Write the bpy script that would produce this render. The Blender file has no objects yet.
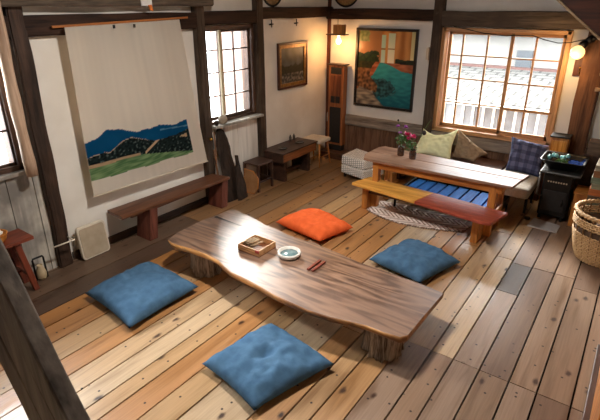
import bpy, bmesh, math, random
from mathutils import Vector, Matrix, noise
R = math.radians
sc = bpy.context.scene
COL = sc.collection
random.seed(7)

# ------------------------------------------------------------------ colour / materials
def lin(h):
    h = h.lstrip('#')
    c = [int(h[i:i+2], 16)/255 for i in (0, 2, 4)]
    return tuple((x/12.92 if x <= .04045 else ((x+.055)/1.055)**2.4) for x in c)
def c4(h): return (*lin(h), 1)
def mixc(a, b, t): return tuple(a[i]*(1-t)+b[i]*t for i in range(3))

def base_mat(name, rough=.6, spec=.5, metal=0.):
    m = bpy.data.materials.new(name); m.use_nodes = True
    nt = m.node_tree; b = nt.nodes['Principled BSDF']
    b.inputs['Roughness'].default_value = rough
    b.inputs['Specular IOR Level'].default_value = spec
    b.inputs['Metallic'].default_value = metal
    return m, nt, b
def N(nt, t, **k):
    n = nt.nodes.new(t)
    for a, v in k.items():
        if a in n.inputs.keys(): n.inputs[a].default_value = v
        else: setattr(n, a, v)
    return n
def ramp(nt, stops):
    r = nt.nodes.new('ShaderNodeValToRGB'); e = r.color_ramp.elements
    while len(e) < len(stops): e.new(.5)
    for el, (p, c) in zip(e, stops): el.position = p; el.color = c
    return r
def bump(nt, b, fac, strength=.3, dist=.01):
    n = nt.nodes.new('ShaderNodeBump'); n.inputs['Strength'].default_value = strength; n.inputs['Distance'].default_value = dist
    nt.links.new(fac, n.inputs['Height']); nt.links.new(n.outputs[0], b.inputs['Normal'])

def plain(name, col, rough=.6, col2=None, scale=8., bumps=.1, metal=0., spec=.5, bd=.004):
    m, nt, b = base_mat(name, rough, spec, metal)
    tc = N(nt, 'ShaderNodeTexCoord'); no = N(nt, 'ShaderNodeTexNoise', Scale=scale, Detail=5.)
    nt.links.new(tc.outputs['Object'], no.inputs['Vector'])
    a = c4(col); a2 = c4(col2) if col2 else tuple(x*.85 for x in a[:3])+(1,)
    r = ramp(nt, [(.35, a2), (.65, a)]); nt.links.new(no.outputs[0], r.inputs[0]); nt.links.new(r.outputs[0], b.inputs['Base Color'])
    if bumps: bump(nt, b, no.outputs[0], bumps, bd)
    return m

def wood(name, dark, light, axis='x', scale=1., rough=.5, spec=.4, worn=None, bumps=.25, fine=60., attr=None):
    """grain runs along the given axis of the object's own coordinates"""
    m, nt, b = base_mat(name, rough, spec)
    tc = N(nt, 'ShaderNodeTexCoord'); mp = N(nt, 'ShaderNodeMapping')
    s = {'x': (1.2, 14, 14), 'y': (14, 1.2, 14), 'z': (14, 14, 1.2)}[axis]
    mp.inputs['Scale'].default_value = tuple(v*scale for v in s)
    nt.links.new(tc.outputs['Object'], mp.inputs[0])
    n1 = N(nt, 'ShaderNodeTexNoise', Scale=1., Detail=6., Distortion=1.2); nt.links.new(mp.outputs[0], n1.inputs['Vector'])
    n2 = N(nt, 'ShaderNodeTexNoise', Scale=6., Detail=3.); nt.links.new(mp.outputs[0], n2.inputs['Vector'])
    mx = N(nt, 'ShaderNodeMath', operation='MULTIPLY_ADD'); mx.inputs[1].default_value = .35
    nt.links.new(n2.outputs[0], mx.inputs[0]); 
    m2 = N(nt, 'ShaderNodeMath', operation='MULTIPLY'); m2.inputs[1].default_value = .65
    nt.links.new(n1.outputs[0], m2.inputs[0]); nt.links.new(m2.outputs[0], mx.inputs[2])
    r = ramp(nt, [(.36, c4(dark)), (.62, c4(light))]); nt.links.new(mx.outputs[0], r.inputs[0])
    out = r.outputs[0]
    if worn:
        n3 = N(nt, 'ShaderNodeTexNoise', Scale=2.2, Detail=4.); nt.links.new(tc.outputs['Object'], n3.inputs['Vector'])
        r3 = ramp(nt, [(.48, (0, 0, 0, 1)), (.66, (1, 1, 1, 1))]); nt.links.new(n3.outputs[0], r3.inputs[0])
        mi = N(nt, 'ShaderNodeMix', data_type='RGBA'); nt.links.new(r3.outputs[0], mi.inputs[0]); nt.links.new(out, mi.inputs[6]); mi.inputs[7].default_value = c4(worn)
        out = mi.outputs[2]
    nt.links.new(out, b.inputs['Base Color'])
    if bumps: bump(nt, b, mx.outputs[0], bumps, .006)
    return m

def attr_mat(name, rough=.7, spec=.3, bumps=.1, scale=60., attr='Col'):
    m, nt, b = base_mat(name, rough, spec)
    a = N(nt, 'ShaderNodeAttribute', attribute_name=attr)
    nt.links.new(a.outputs['Color'], b.inputs['Base Color'])
    if bumps:
        tc = N(nt, 'ShaderNodeTexCoord'); no = N(nt, 'ShaderNodeTexNoise', Scale=scale, Detail=3.)
        nt.links.new(tc.outputs['Object'], no.inputs['Vector']); bump(nt, b, no.outputs[0], bumps, .002)
    return m

def glow(name, col, strength):
    m, nt, b = base_mat(name, .4)
    b.inputs['Base Color'].default_value = c4(col); b.inputs['Emission Color'].default_value = c4(col); b.inputs['Emission Strength'].default_value = strength
    return m

def glass_mat():
    m = bpy.data.materials.new('window_glass'); m.use_nodes = True; nt = m.node_tree
    nt.nodes.clear(); o = N(nt, 'ShaderNodeOutputMaterial'); t = N(nt, 'ShaderNodeBsdfTransparent'); g = N(nt, 'ShaderNodeBsdfGlossy', Roughness=.02)
    fr = N(nt, 'ShaderNodeFresnel', IOR=1.3); mx = N(nt, 'ShaderNodeMixShader')
    t.inputs[0].default_value = (.97, .98, .98, 1)
    nt.links.new(fr.outputs[0], mx.inputs[0]); nt.links.new(t.outputs[0], mx.inputs[1]); nt.links.new(g.outputs[0], mx.inputs[2]); nt.links.new(mx.outputs[0], o.inputs[0])
    return m

# ------------------------------------------------------------------ mesh helpers
def box(bm, a, b, mi=0, bev=0.):
    """axis aligned box between corners a and b"""
    lo = [min(a[i], b[i]) for i in range(3)]; hi = [max(a[i], b[i]) for i in range(3)]
    r = bmesh.ops.create_cube(bm, size=1)
    vs = r['verts']
    for v in vs:
        for i in range(3): v.co[i] = lo[i] + (v.co[i]+.5)*(hi[i]-lo[i])
    fs = list({f for v in vs for f in v.link_faces})
    for f in fs: f.material_index = mi
    if bev:
        es = list({e for v in vs for e in v.link_edges})
        rr = bmesh.ops.bevel(bm, geom=es, offset=bev, segments=2, affect='EDGES', profile=.5)
        for f in rr['faces']: f.material_index = mi
    return vs
def hexa(bm, p, mi=0):
    """box from 8 corners: bottom four then top four"""
    v = [bm.verts.new(q) for q in p]
    for f in ((3, 2, 1, 0), (4, 5, 6, 7), (0, 1, 5, 4), (1, 2, 6, 5), (2, 3, 7, 6), (3, 0, 4, 7)):
        bm.faces.new([v[i] for i in f]).material_index = mi
    return v
def prism(bm, pts, z0, z1, mi=0, side=None, inset=0.):
    """vertical prism of an outline (x,y)"""
    n = len(pts); cx = sum(p[0] for p in pts)/n; cy = sum(p[1] for p in pts)/n
    lo = [bm.verts.new((p[0]+(cx-p[0])*inset, p[1]+(cy-p[1])*inset, z0)) for p in pts]
    hi = [bm.verts.new((p[0], p[1], z1)) for p in pts]
    bm.faces.new(hi).material_index = mi; bm.faces.new(lo[::-1]).material_index = mi if side is None else side
    for i in range(n):
        bm.faces.new([lo[i], lo[(i+1) % n], hi[(i+1) % n], hi[i]]).material_index = mi if side is None else side
    return lo, hi
def tube(bm, pts, r, seg=8, mi=0, closed=False, cap=True):
    pts = [Vector(p) for p in pts]; n = len(pts); rings = []
    for i, p in enumerate(pts):
        a = pts[(i-1) % n] if (closed or i > 0) else p; c = pts[(i+1) % n] if (closed or i < n-1) else p
        d = (c-a).normalized(); up = Vector((0, 0, 1)) if abs(d.z) < .9 else Vector((1, 0, 0))
        s = d.cross(up).normalized(); t = s.cross(d)
        rr = r[i] if isinstance(r, (list, tuple)) else r
        rings.append([bm.verts.new(p+(s*math.cos(2*math.pi*k/seg)+t*math.sin(2*math.pi*k/seg))*rr) for k in range(seg)])
    for i in range(n if closed else n-1):
        A, B = rings[i], rings[(i+1) % n]
        for k in range(seg):
            f = bm.faces.new([A[k], A[(k+1) % seg], B[(k+1) % seg], B[k]]); f.material_index = mi; f.smooth = True
    if cap and not closed:
        bm.faces.new(rings[0][::-1]).material_index = mi; bm.faces.new(rings[-1]).material_index = mi
def lathe(bm, prof, c=(0, 0, 0), seg=24, mi=0):
    """profile of (radius, z); ends closed when radius is 0 or by a cap"""
    rings = []
    for r, z in prof:
        rings.append([bm.verts.new((c[0]+r*math.cos(2*math.pi*k/seg), c[1]+r*math.sin(2*math.pi*k/seg), c[2]+z)) for k in range(seg)])
    for A, B in zip(rings, rings[1:]):
        for k in range(seg):
            f = bm.faces.new([A[k], A[(k+1) % seg], B[(k+1) % seg], B[k]]); f.material_index = mi; f.smooth = True
    bm.faces.new(rings[0][::-1]).material_index = mi; bm.faces.new(rings[-1]).material_index = mi
def ball(bm, c, r, s=(1, 1, 1), sub=2, mi=0):
    q = bmesh.ops.create_icosphere(bm, subdivisions=sub, radius=r)
    for v in q['verts']:
        v.co = Vector((v.co.x*s[0]+c[0], v.co.y*s[1]+c[1], v.co.z*s[2]+c[2]))
        for f in v.link_faces: f.smooth = True; f.material_index = mi
    return q['verts']
def jitter(bm, amp, sc_=3., seed=0.):
    for v in bm.verts:
        v.co += noise.noise_vector(v.co*sc_+Vector((seed, seed*1.7, -seed)))*amp

def subcut(bm, cuts=3):
    bmesh.ops.subdivide_edges(bm, edges=bm.edges[:], cuts=cuts, use_grid_fill=True)

def mk(name, bm, mats, parent=None, keep=False, bev=0., smooth=False):
    """link bm (built in world coordinates) as one mesh object, under parent when given"""
    if isinstance(bm, bpy.types.Mesh): me = bm
    else:
        bmesh.ops.recalc_face_normals(bm, faces=bm.faces[:])
        me = bpy.data.meshes.new(name); bm.to_mesh(me); bm.free()
    for m in (mats if isinstance(mats, (list, tuple)) else [mats]): me.materials.append(m)
    o = bpy.data.objects.new(name, me); COL.objects.link(o)
    if parent is not None:
        o.parent = parent
        r = parent
        off = Vector((0, 0, 0))
        while r is not None: off += r.location; r = r.parent
        if not keep: me.transform(Matrix.Translation(-off))
    if smooth:
        for p in me.polygons: p.use_smooth = True
    if bev:
        md = o.modifiers.new('bevel', 'BEVEL'); md.width = bev; md.segments = 2; md.limit_method = 'ANGLE'; md.angle_limit = R(40)
    return o
def BM(): return bmesh.new()
def bx(name, a, b, mats, parent=None, bev=.004):
    bm = BM(); box(bm, a, b); return mk(name, bm, mats, parent, bev=bev)

def tag(o, label=None, cat=None, group=None, kind=None):
    if label: o['label'] = label
    if cat: o['category'] = cat
    if group: o['group'] = group
    if kind: o['kind'] = kind
    return o
def recentre(o):
    """put a single-mesh thing's origin at its base"""
    me = o.data; xs = [v.co for v in me.vertices]
    c = Vector(((min(v.x for v in xs)+max(v.x for v in xs))/2, (min(v.y for v in xs)+max(v.y for v in xs))/2, min(v.z for v in xs)))
    me.transform(Matrix.Translation(-c)); o.location = c; return o
def thing(name, label, cat, loc, group=None):
    o = bpy.data.objects.new(name, None); COL.objects.link(o); o.location = loc; o.empty_display_size = .1
    return tag(o, label, cat, group)
def solo(name, bm, mats, label, cat, group=None, bev=0., smooth=False):
    o = mk(name, bm, mats, bev=bev, smooth=smooth); recentre(o); return tag(o, label, cat, group)
def struct(name, bm, mats, parent=None, bev=0.):
    o = mk(name, bm, mats, parent, bev=bev)
    if parent is None: tag(o, kind='structure')
    return o

# ------------------------------------------------------------------ materials
PL = plain('plaster', '#e6e0d6', .9, '#dad2c6', 2.5, .25, spec=.15, bd=.01)
PLB = plain('plaster_light', '#ebe8e3', .9, '#e0dcd5', 2.5, .2, spec=.15, bd=.01)
DKW = {a: wood('dark_beam_'+a, '#1c110b', '#402a1e', a, .8, .7, .25, bumps=.5) for a in 'xyz'}
GRW = {a: wood('grey_beam_'+a, '#2c231c', '#6e5f50', a, .8, .75, .25, worn='#4d4036', bumps=.6) for a in 'xyz'}
POSTG = wood('post_greybrown', '#281d16', '#574638', 'z', .8, .7, .3, worn='#33261c', bumps=.6)
KNOTP = wood('post_knotty', '#1f140d', '#4c3628', 'z', .7, .65, .3, worn='#2b1d14', bumps=.7)
POLE = wood('peeled_pole', '#8a6a52', '#c9ad94', 'z', .6, .5, .4, bumps=.3)
WHW = wood('whitewashed_boards', '#8e8880', '#cfc7b8', 'z', .35, .8, .2, worn='#77726c', bumps=.3)
BRB = wood('brown_wainscot', '#4a3020', '#86624a', 'z', .8, .6, .35)
BENCH = wood('bench_brown', '#3c2317', '#74482e', 'y', .7, .4, .5)
BENCHL = wood('bench_leg_red', '#4c261b', '#7c4636', 'z', .7, .5, .4)
ORW = {a: wood('orange_wood_'+a, '#8a4a1c', '#c9843c', a, .8, .4, .5) for a in 'xyz'}
WFR = {a: wood('window_wood_'+a, '#94663c', '#d0a070', a, .8, .5, .4) for a in 'xyz'}
DWF = {a: wood('dark_window_wood_'+a, '#2e1c14', '#5f4535', a, .8, .5, .4) for a in 'xyz'}
YEL = wood('yellow_bench', '#b87824', '#eeb056', 'x', .8, .35, .5)
REDW = wood('red_bench', '#7a2e20', '#b4553f', 'x', .8, .35, .5)
TTOP = wood('table_top', '#74503c', '#a5826a', 'x', .7, .4, .5)
DKB = wood('dark_brown_furniture', '#23150f', '#4d3225', 'y', .8, .45, .5)
DRAW = wood('drawer_brown', '#6a3a1a', '#a8683a', 'y', .8, .4, .5)
SPK = wood('speaker_wood', '#7a4424', '#ab6a3c', 'z', .8, .45, .4)
BLK = plain('black_matte', '#141211', .6, '#1e1b1a', 30, 0)
BLKM = plain('black_metal', '#100f0f', .4, '#181717', 20, .1, metal=.4)
IRON = plain('iron', '#2a2725', .45, '#37322e', 20, .1, metal=.7)
BRASS = plain('brass', '#b98a3e', .3, '#94692a', 20, 0, metal=.9)
CREAM = plain('cream_plastic', '#d6cab6', .5, '#ccbfaa', 12, .05)
CREAMD = plain('cream_panel', '#b5a48c', .55, '#a8977e', 12, .05)
WHITE = plain('white_paint', '#e6e4e0', .5, '#dcdad5', 12, .05)
GLASS = glass_mat()
def cloth(name, col, col2, scale=40., rough=.9):
    return plain(name, col, rough, col2, scale, .5, spec=.15, bd=.008)
BLUEC = cloth('blue_linen', '#4a6a86', '#3e5c78', 14)
ORC = cloth('orange_linen', '#f5703a', '#ea6430', 14)
GREENC = cloth('pale_green_cloth', '#eef0c4', '#e4e8b8', 20)
BEIGEC = cloth('beige_cloth', '#9c866c', '#8a745c', 20)
GREYC = cloth('grey_upholstery', '#a8a094', '#968e82', 30)

# ------------------------------------------------------------------ floor
def floor():
    m, nt, b = base_mat('floorboards', .36, .5)
    at = N(nt, 'ShaderNodeAttribute', attribute_name='Col'); sd = N(nt, 'ShaderNodeAttribute', attribute_name='Seed')
    tc = N(nt, 'ShaderNodeTexCoord')
    off = N(nt, 'ShaderNodeVectorMath', operation='MULTIPLY_ADD'); off.inputs[1].default_value = (31, 17, 0)
    nt.links.new(sd.outputs['Color'], off.inputs[0]); nt.links.new(tc.outputs['Object'], off.inputs[2])
    mp = N(nt, 'ShaderNodeMapping'); mp.inputs['Scale'].default_value = (13, 1.1, 1); nt.links.new(off.outputs[0], mp.inputs[0])
    g1 = N(nt, 'ShaderNodeTexNoise', Scale=1., Detail=6., Distortion=.9); nt.links.new(mp.outputs[0], g1.inputs['Vector'])
    mp2 = N(nt, 'ShaderNodeMapping'); mp2.inputs['Scale'].default_value = (90, 3., 1); nt.links.new(off.outputs[0], mp2.inputs[0])
    g2 = N(nt, 'ShaderNodeTexNoise', Scale=1., Detail=3.); nt.links.new(mp2.outputs[0], g2.inputs['Vector'])
    r1 = ramp(nt, [(.28, (.66, .6, .55, 1)), (.5, (1, 1, 1, 1)), (.75, (1.1, 1.08, 1.05, 1))]); nt.links.new(g1.outputs[0], r1.inputs[0])
    r2 = ramp(nt, [(.3, (.86, .84, .82, 1)), (.6, (1.03, 1.03, 1.03, 1))]); nt.links.new(g2.outputs[0], r2.inputs[0])
    m1 = N(nt, 'ShaderNodeMix', data_type='RGBA', blend_type='MULTIPLY'); m1.inputs[0].default_value = 1
    nt.links.new(at.outputs['Color'], m1.inputs[6]); nt.links.new(r1.outputs[0], m1.inputs[7])
    m2 = N(nt, 'ShaderNodeMix', data_type='RGBA', blend_type='MULTIPLY'); m2.inputs[0].default_value = 1
    nt.links.new(m1.outputs[2], m2.inputs[6]); nt.links.new(r2.outputs[0], m2.inputs[7])
    # knots
    mk_ = N(nt, 'ShaderNodeMapping'); mk_.inputs['Scale'].default_value = (4.2, 2.3, 1); nt.links.new(off.outputs[0], mk_.inputs[0])
    dn = N(nt, 'ShaderNodeTexNoise', Scale=6., Detail=2.); nt.links.new(mk_.outputs[0], dn.inputs['Vector'])
    va = N(nt, 'ShaderNodeVectorMath', operation='MULTIPLY_ADD'); va.inputs[1].default_value = (.12, .12, 0); nt.links.new(dn.outputs['Color'], va.inputs[0]); nt.links.new(mk_.outputs[0], va.inputs[2])
    vo = N(nt, 'ShaderNodeTexVoronoi', Scale=1., voronoi_dimensions='2D'); nt.links.new(va.outputs[0], vo.inputs['Vector'])
    rk = ramp(nt, [(.035, (1, 1, 1, 1)), (.10, (0, 0, 0, 1))]); nt.links.new(vo.outputs['Distance'], rk.inputs[0])
    gt = N(nt, 'ShaderNodeSeparateColor'); nt.links.new(vo.outputs['Color'], gt.inputs[0])
    th = N(nt, 'ShaderNodeMath', operation='GREATER_THAN'); th.inputs[1].default_value = .55; nt.links.new(gt.outputs[0], th.inputs[0])
    mu = N(nt, 'ShaderNodeMath', operation='MULTIPLY'); nt.links.new(rk.outputs[0], mu.inputs[0]); nt.links.new(th.outputs[0], mu.inputs[1])
    m3 = N(nt, 'ShaderNodeMix', data_type='RGBA'); nt.links.new(mu.outputs[0], m3.inputs[0]); nt.links.new(m2.outputs[2], m3.inputs[6]); m3.inputs[7].default_value = c4('#3a2214')
    # small nail and worm marks
    v2 = N(nt, 'ShaderNodeTexVoronoi', Scale=9., voronoi_dimensions='2D'); nt.links.new(off.outputs[0], v2.inputs['Vector'])
    r5 = ramp(nt, [(.05, (1, 1, 1, 1)), (.09, (0, 0, 0, 1))]); nt.links.new(v2.outputs['Distance'], r5.inputs[0])
    g5 = N(nt, 'ShaderNodeSeparateColor'); nt.links.new(v2.outputs['Color'], g5.inputs[0])
    t5 = N(nt, 'ShaderNodeMath', operation='GREATER_THAN'); t5.inputs[1].default_value = .72; nt.links.new(g5.outputs[0], t5.inputs[0])
    u5 = N(nt, 'ShaderNodeMath', operation='MULTIPLY'); nt.links.new(r5.outputs[0], u5.inputs[0]); nt.links.new(t5.outputs[0], u5.inputs[1])
    m5 = N(nt, 'ShaderNodeMix', data_type='RGBA'); nt.links.new(u5.outputs[0], m5.inputs[0]); nt.links.new(m3.outputs[2], m5.inputs[6]); m5.inputs[7].default_value = c4('#2a1a12')
    nt.links.new(m5.outputs[2], b.inputs['Base Color'])
    rr = ramp(nt, [(.3, (.30, .30, .30, 1)), (.7, (.5, .5, .5, 1))]); nt.links.new(g1.outputs[0], rr.inputs[0]); nt.links.new(rr.outputs[0], b.inputs['Roughness'])
    bump(nt, b, g1.outputs[0], .25, .006)
    GOLD = ['#ad8052', '#a06e3c', '#aa8054', '#9c6838', '#b08c62', '#a67648']
    PALE = ['#b39470', '#ab8860', '#b69a78', '#a6825a', '#ba9f7e']
    GREY = ['#856a54', '#7c6250', '#8c715a', '#745a48', '#8f7662']
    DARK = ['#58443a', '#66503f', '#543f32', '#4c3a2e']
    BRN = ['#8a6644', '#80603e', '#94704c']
    xs = [-4.30, -4.12, -3.80, -3.535, -3.345, -3.13, -2.905, -2.715, -2.53, -2.36, -2.225, -2.035, -1.84, -1.50, -1.33, -1.195, -1.03, -.83, -.675, -.495, -.305, -.135, .06, .25, .45, .65, .87, 1.08, 1.3, 1.5, 1.7]
    bm = BM(); cl = bm.loops.layers.float_color.new('Col'); sl = bm.loops.layers.float_color.new('Seed')
    rnd = random.Random(21)
    def board(x0, x1, y0, y1, col):
        g = .0055; t = rnd.uniform(-.0015, .0015)
        fs0 = set(bm.faces)
        box(bm, (x0+g, y0+g*.6, -.04), (x1-g, y1-g*.6, t))
        s = (rnd.random(), rnd.random(), rnd.random(), 1); k = rnd.uniform(.9, 1.08); c = lin(col)
        for f in bm.faces:
            if f in fs0: continue
            for l in f.loops: l[cl] = (c[0]*k, c[1]*k, c[2]*k, 1); l[sl] = s
    for i in range(len(xs)-1):
        x0, x1 = xs[i], xs[i+1]; xm = (x0+x1)/2
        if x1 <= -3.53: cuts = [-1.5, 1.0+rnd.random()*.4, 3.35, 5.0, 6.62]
        elif xm < -1.1: cuts = [-1.5, rnd.uniform(0, .8)] + ([2.5 + rnd.uniform(-.2, .5)] if rnd.random() < .35 else []) + [rnd.uniform(3.4, 4.6) if rnd.random() < .6 else 4.9, 6.62]
        else: cuts = [-1.5, .6, 2.785, (4.46 if -.7 < xm < -.2 else rnd.uniform(4.2, 5.4)), 6.62]
        if -.68 < x0 < -.6: cuts = [-1.5, .6, 2.785, 3.88, 4.45, 6.62]
        for a, b_ in zip(cuts, cuts[1:]):
            ym = (a+b_)/2
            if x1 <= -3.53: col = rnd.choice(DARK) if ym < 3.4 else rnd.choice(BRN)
            elif xm < -2.9 and ym > 2.6: col = rnd.choice(['#8e6540', '#845c3c', '#98714a', '#8f6f50'])
            elif xm < -1.1: col = rnd.choice(PALE if ((ym < 2.2 and xm < -2.1 and rnd.random() < .8) or rnd.random() < .2) else GOLD)  # some pale at random; left front ones carry window glare in their colour
            else: col = rnd.choice(GREY)
            if -.68 < x0 < -.6 and a == 3.88: col = '#42301f'
            if xm > -1.1 and ym > 3 and xm < -.7: col = rnd.choice(PALE)  # bright window reflection along these columns painted in as pale boards
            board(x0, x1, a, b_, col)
    o = mk('floor', bm, m); tag(o, kind='structure')
    bm = BM(); box(bm, (-4.35, -1.5, -.12), (1.72, 6.75, -.041)); struct('floor', bm, plain('under_floor', '#1c120c', .9))
floor()

# ------------------------------------------------------------------ walls
XA, YB, H = -4.18, 6.60, 3.05
def wall_left():
    bm = BM(); x0, x1 = XA-.16, XA
    def s(y0, y1, z0, z1): box(bm, (x0, y0, z0), (x1, y1, z1))
    s(-1.5, .75, 0, H); s(.75, 1.745, 0, 1.02); s(.75, 1.745, 2.25, H); s(1.745, 3.94, 0, H); s(3.94, 4.79, 0, .95); s(3.94, 4.79, 2.08, H); s(4.79, YB+.16, 0, H)
    struct('wall_left', bm, PL)
def wall_back():
    bm = BM(); y0, y1 = YB, YB+.16
    def s(xa, xb, z0, z1): box(bm, (xa, y0, z0), (xb, y1, z1))
    s(XA, -2.345, 0, H); s(-2.345, -.83, 0, .655); s(-2.345, -.83, 2.02, H); s(-.83, 1.86, 0, H)
    struct('wall_back', bm, PLB)
wall_left(); wall_back()
bm = BM(); box(bm, (1.7, -1.5, 0), (1.86, YB, H)); struct('wall_right', bm, PL)
bm = BM(); box(bm, (XA-.16, -1.66, 0), (1.86, -1.5, H)); struct('wall_front', bm, PL)
bm = BM(); box(bm, (XA-.16, -1.5, H), (1.86, YB+.16, H+.12)); struct('ceiling', bm, plain('ceiling_boards', '#8a7560', .8, '#6d5a48', 3))

GRL = wood('pale_grey_beam', '#5e544a', '#a89c8e', 'x', .8, .75, .25, worn='#8a7d70', bumps=.6)
KNOTR = wood('post_warm', '#3a2014', '#7a5236', 'z', .7, .6, .3, worn='#4e2e1c', bumps=.7)
def rough_bar(name, a, b, mat, seed=1., amp=.012, cuts=14, parent=None):
    """a hewn timber: box with a slightly uneven surface"""
    bm = BM(); box(bm, a, b)
    ax = max(range(3), key=lambda i: abs(a[i]-b[i]))
    es = [e for e in bm.edges if abs((e.verts[0].co-e.verts[1].co)[ax]) > 1e-4]
    bmesh.ops.subdivide_edges(bm, edges=es, cuts=cuts)
    es = [e for e in bm.edges]
    bmesh.ops.bevel(bm, geom=[e for e in es if abs((e.verts[0].co-e.verts[1].co).normalized()[ax]) > .9], offset=.012, segments=2, affect='EDGES')
    jitter(bm, amp, 2.6, seed)
    return struct(name, bm, mat, parent)
# beams and posts of the left wall
rough_bar('trim_1', (XA-.02, 1.2, 2.06), (XA+.07, 3.85, 2.225), DKW['y'], 1)
rough_bar('trim_2', (XA-.02, 3.85, 2.085), (XA+.065, 4.9, 2.235), DKW['y'], 2, cuts=6)
rough_bar('trim_3', (XA-.02, 4.9, 2.13), (XA+.065, YB, 2.27), DKW['y'], 3, cuts=8)
rough_bar('trim_4', (XA-.02, .4, 2.285), (XA+.16, 4.0, 2.48), GRW['y'], 4)
rough_bar('trim_5', (XA-.02, 1.855, 0), (XA+.09, 1.985, H-.01), KNOTP, 5, .02, 24)
rough_bar('trim_6', (XA-.02, 3.80, 0), (XA+.075, 3.93, H-.01), POSTG, 6, .008)
rough_bar('trim_7', (XA-.02, 4.805, 0), (XA+.075, 4.94, H-.01), POSTG, 7, .008)
rough_bar('trim_8', (XA-.01, YB-.055, 0), (XA+.045, YB-.005, H-.01), wood('corner_post', '#3a1c12', '#6e3a24', 'z'), 8, .003)
# round peeled pole beside the knotty post
bm = BM(); tube(bm, [(XA+.15, 1.755+.008*math.sin(z*3), z) for z in [.97+i*.13 for i in range(0, 17)]], [.045+.004*math.sin(i*1.7) for i in range(17)], 14)
struct('trim_9', bm, POLE)
# beams and posts of the back wall
rough_bar('trim_10', (XA, YB-.10, 2.10), (-2.46, YB+.02, 2.245), DKW['x'], 9)
rough_bar('trim_11', (-2.46, YB-.10, 2.035), (.6, YB+.02, 2.225), GRW['x'], 10, .018)
rough_bar('trim_12', (-2.495, YB-.11, 0), (-2.365, YB+.02, H-.01), POSTG, 11, .008)
rough_bar('trim_13', (-.655, YB-.12, 0), (-.43, YB+.02, H-.01), KNOTR, 12, .016)
rough_bar('trim_14', (XA+.04, YB-.085, .525), (-2.49, YB+.02, .675), GRL, 13, .008)
rough_bar('trim_15', (-2.37, YB-.085, .47), (-.66, YB+.02, .625), GRL, 14, .01)
def wainscot(name, x0, x1, y, z1, mat, w=.16):
    bm = BM(); x = x0; r = random.Random(3)
    while x < x1-.02:
        xe = min(x+w*r.uniform(.85, 1.2), x1); box(bm, (x+.002, y, 0), (xe-.002, y+.03, z1)); x = xe
    struct(name, bm, mat, bev=.002)
wainscot('trim_16', XA+.04, -2.49, YB-.035, .53, BRB)
wainscot('trim_17', -2.37, -.66, YB-.035, .48, BRB)
# whitewashed boards under the left windows
def boards_a(name, ys, z1, x, mat=None):
    bm = BM()
    for a, b in zip(ys, ys[1:]): box(bm, (XA-.01, a+.003, .0), (x, b-.003, z1))
    struct(name, bm, mat or WHW, bev=.002)
boards_a('trim_18', [.7, 1.05, 1.33, 1.585, 1.80, 1.87], .965, XA+.03)
boards_a('trim_19', [3.93, 4.17, 4.42, 4.81], .925, XA+.02, wood('pale_painted_boards', '#bdb6ab', '#e2dcd2', 'z', .35, .8, .2, bumps=.2))
bm = BM(); box(bm, (XA-.01, .7, .965), (XA+.07, 1.80, 1.0)); struct('trim_20', bm, WHW, bev=.004)
bm = BM(); box(bm, (XA-.01, 2.02, 0), (XA+.03, 3.88, .075)); struct('baseboard_left', bm, wood('baseboard', '#1d130d', '#46301f', 'y'), bev=.004)

# ------------------------------------------------------------------ windows
def win(name): 
    o = bpy.data.objects.new(name, None); COL.objects.link(o); tag(o, kind='structure'); return o
def bar(p, nm, a, b, mat, bev=.004):
    bm = BM(); box(bm, a, b); return mk(nm, bm, mat, p, bev=bev)
# window of the back wall
w = win('window_1'); w.location = (-1.59, YB, .655)
xo0, xo1, zo0, zo1 = -2.345, -.83, .655, 2.02
for a, b, mt in (((xo0, zo1-.045), (xo1, zo1), 'x'), ((xo0-.02, zo0-.02), (xo1+.02, zo0+.035), 'x'), ((xo0-.02, zo0), (xo0+.03, zo1), 'z'), ((xo1-.045, zo0), (xo1+.01, zo1), 'z')):
    bar(w, 'window_frame', (a[0], YB-.06, a[1]), (b[0], YB+.16, b[1]), WFR[mt])
def sash(p, x0, x1, z0, z1, y, sw, mun, rows, thick=None, lw=WFR):
    t = .035
    for a, b, k in (((x0, z1-sw), (x1, z1), 'x'), ((x0, z0), (x1, z0+sw*1.3), 'x'), ((x0, z0), (x0+sw, z1), 'z'), ((x1-sw, z0), (x1, z1), 'z')):
        bar(p, 'sash_rail', (a[0], y, a[1]), (b[0], y+t, b[1]), lw[k])
    bm = BM()
    for x in mun: box(bm, (x-.011, y+.006, z0), (x+.011, y+t-.006, z1))
    for z in rows: box(bm, (x0, y+.007, z-.009), (x1, y+t-.007, z+.009))
    mk('muntins', bm, lw['x'], p)
    bm = BM(); box(bm, (x0+.01, y+t/2-.002, z0+.01), (x1-.01, y+t/2+.002, z1-.01)); mk('pane', bm, GLASS, p)
sash(w, -2.305, -1.475, .69, 1.975, YB+.06, .04, [-2.11, -1.79], [1.67, 1.365, 1.04])
sash(w, -1.50, -.875, .69, 1.975, YB+.0, .042, [-1.20], [1.67, 1.365, 1.04])
bar(w, 'middle_rail', (-1.50, YB-.003, 1.02), (-.875, YB+.04, 1.055), WFR['x'])
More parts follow.
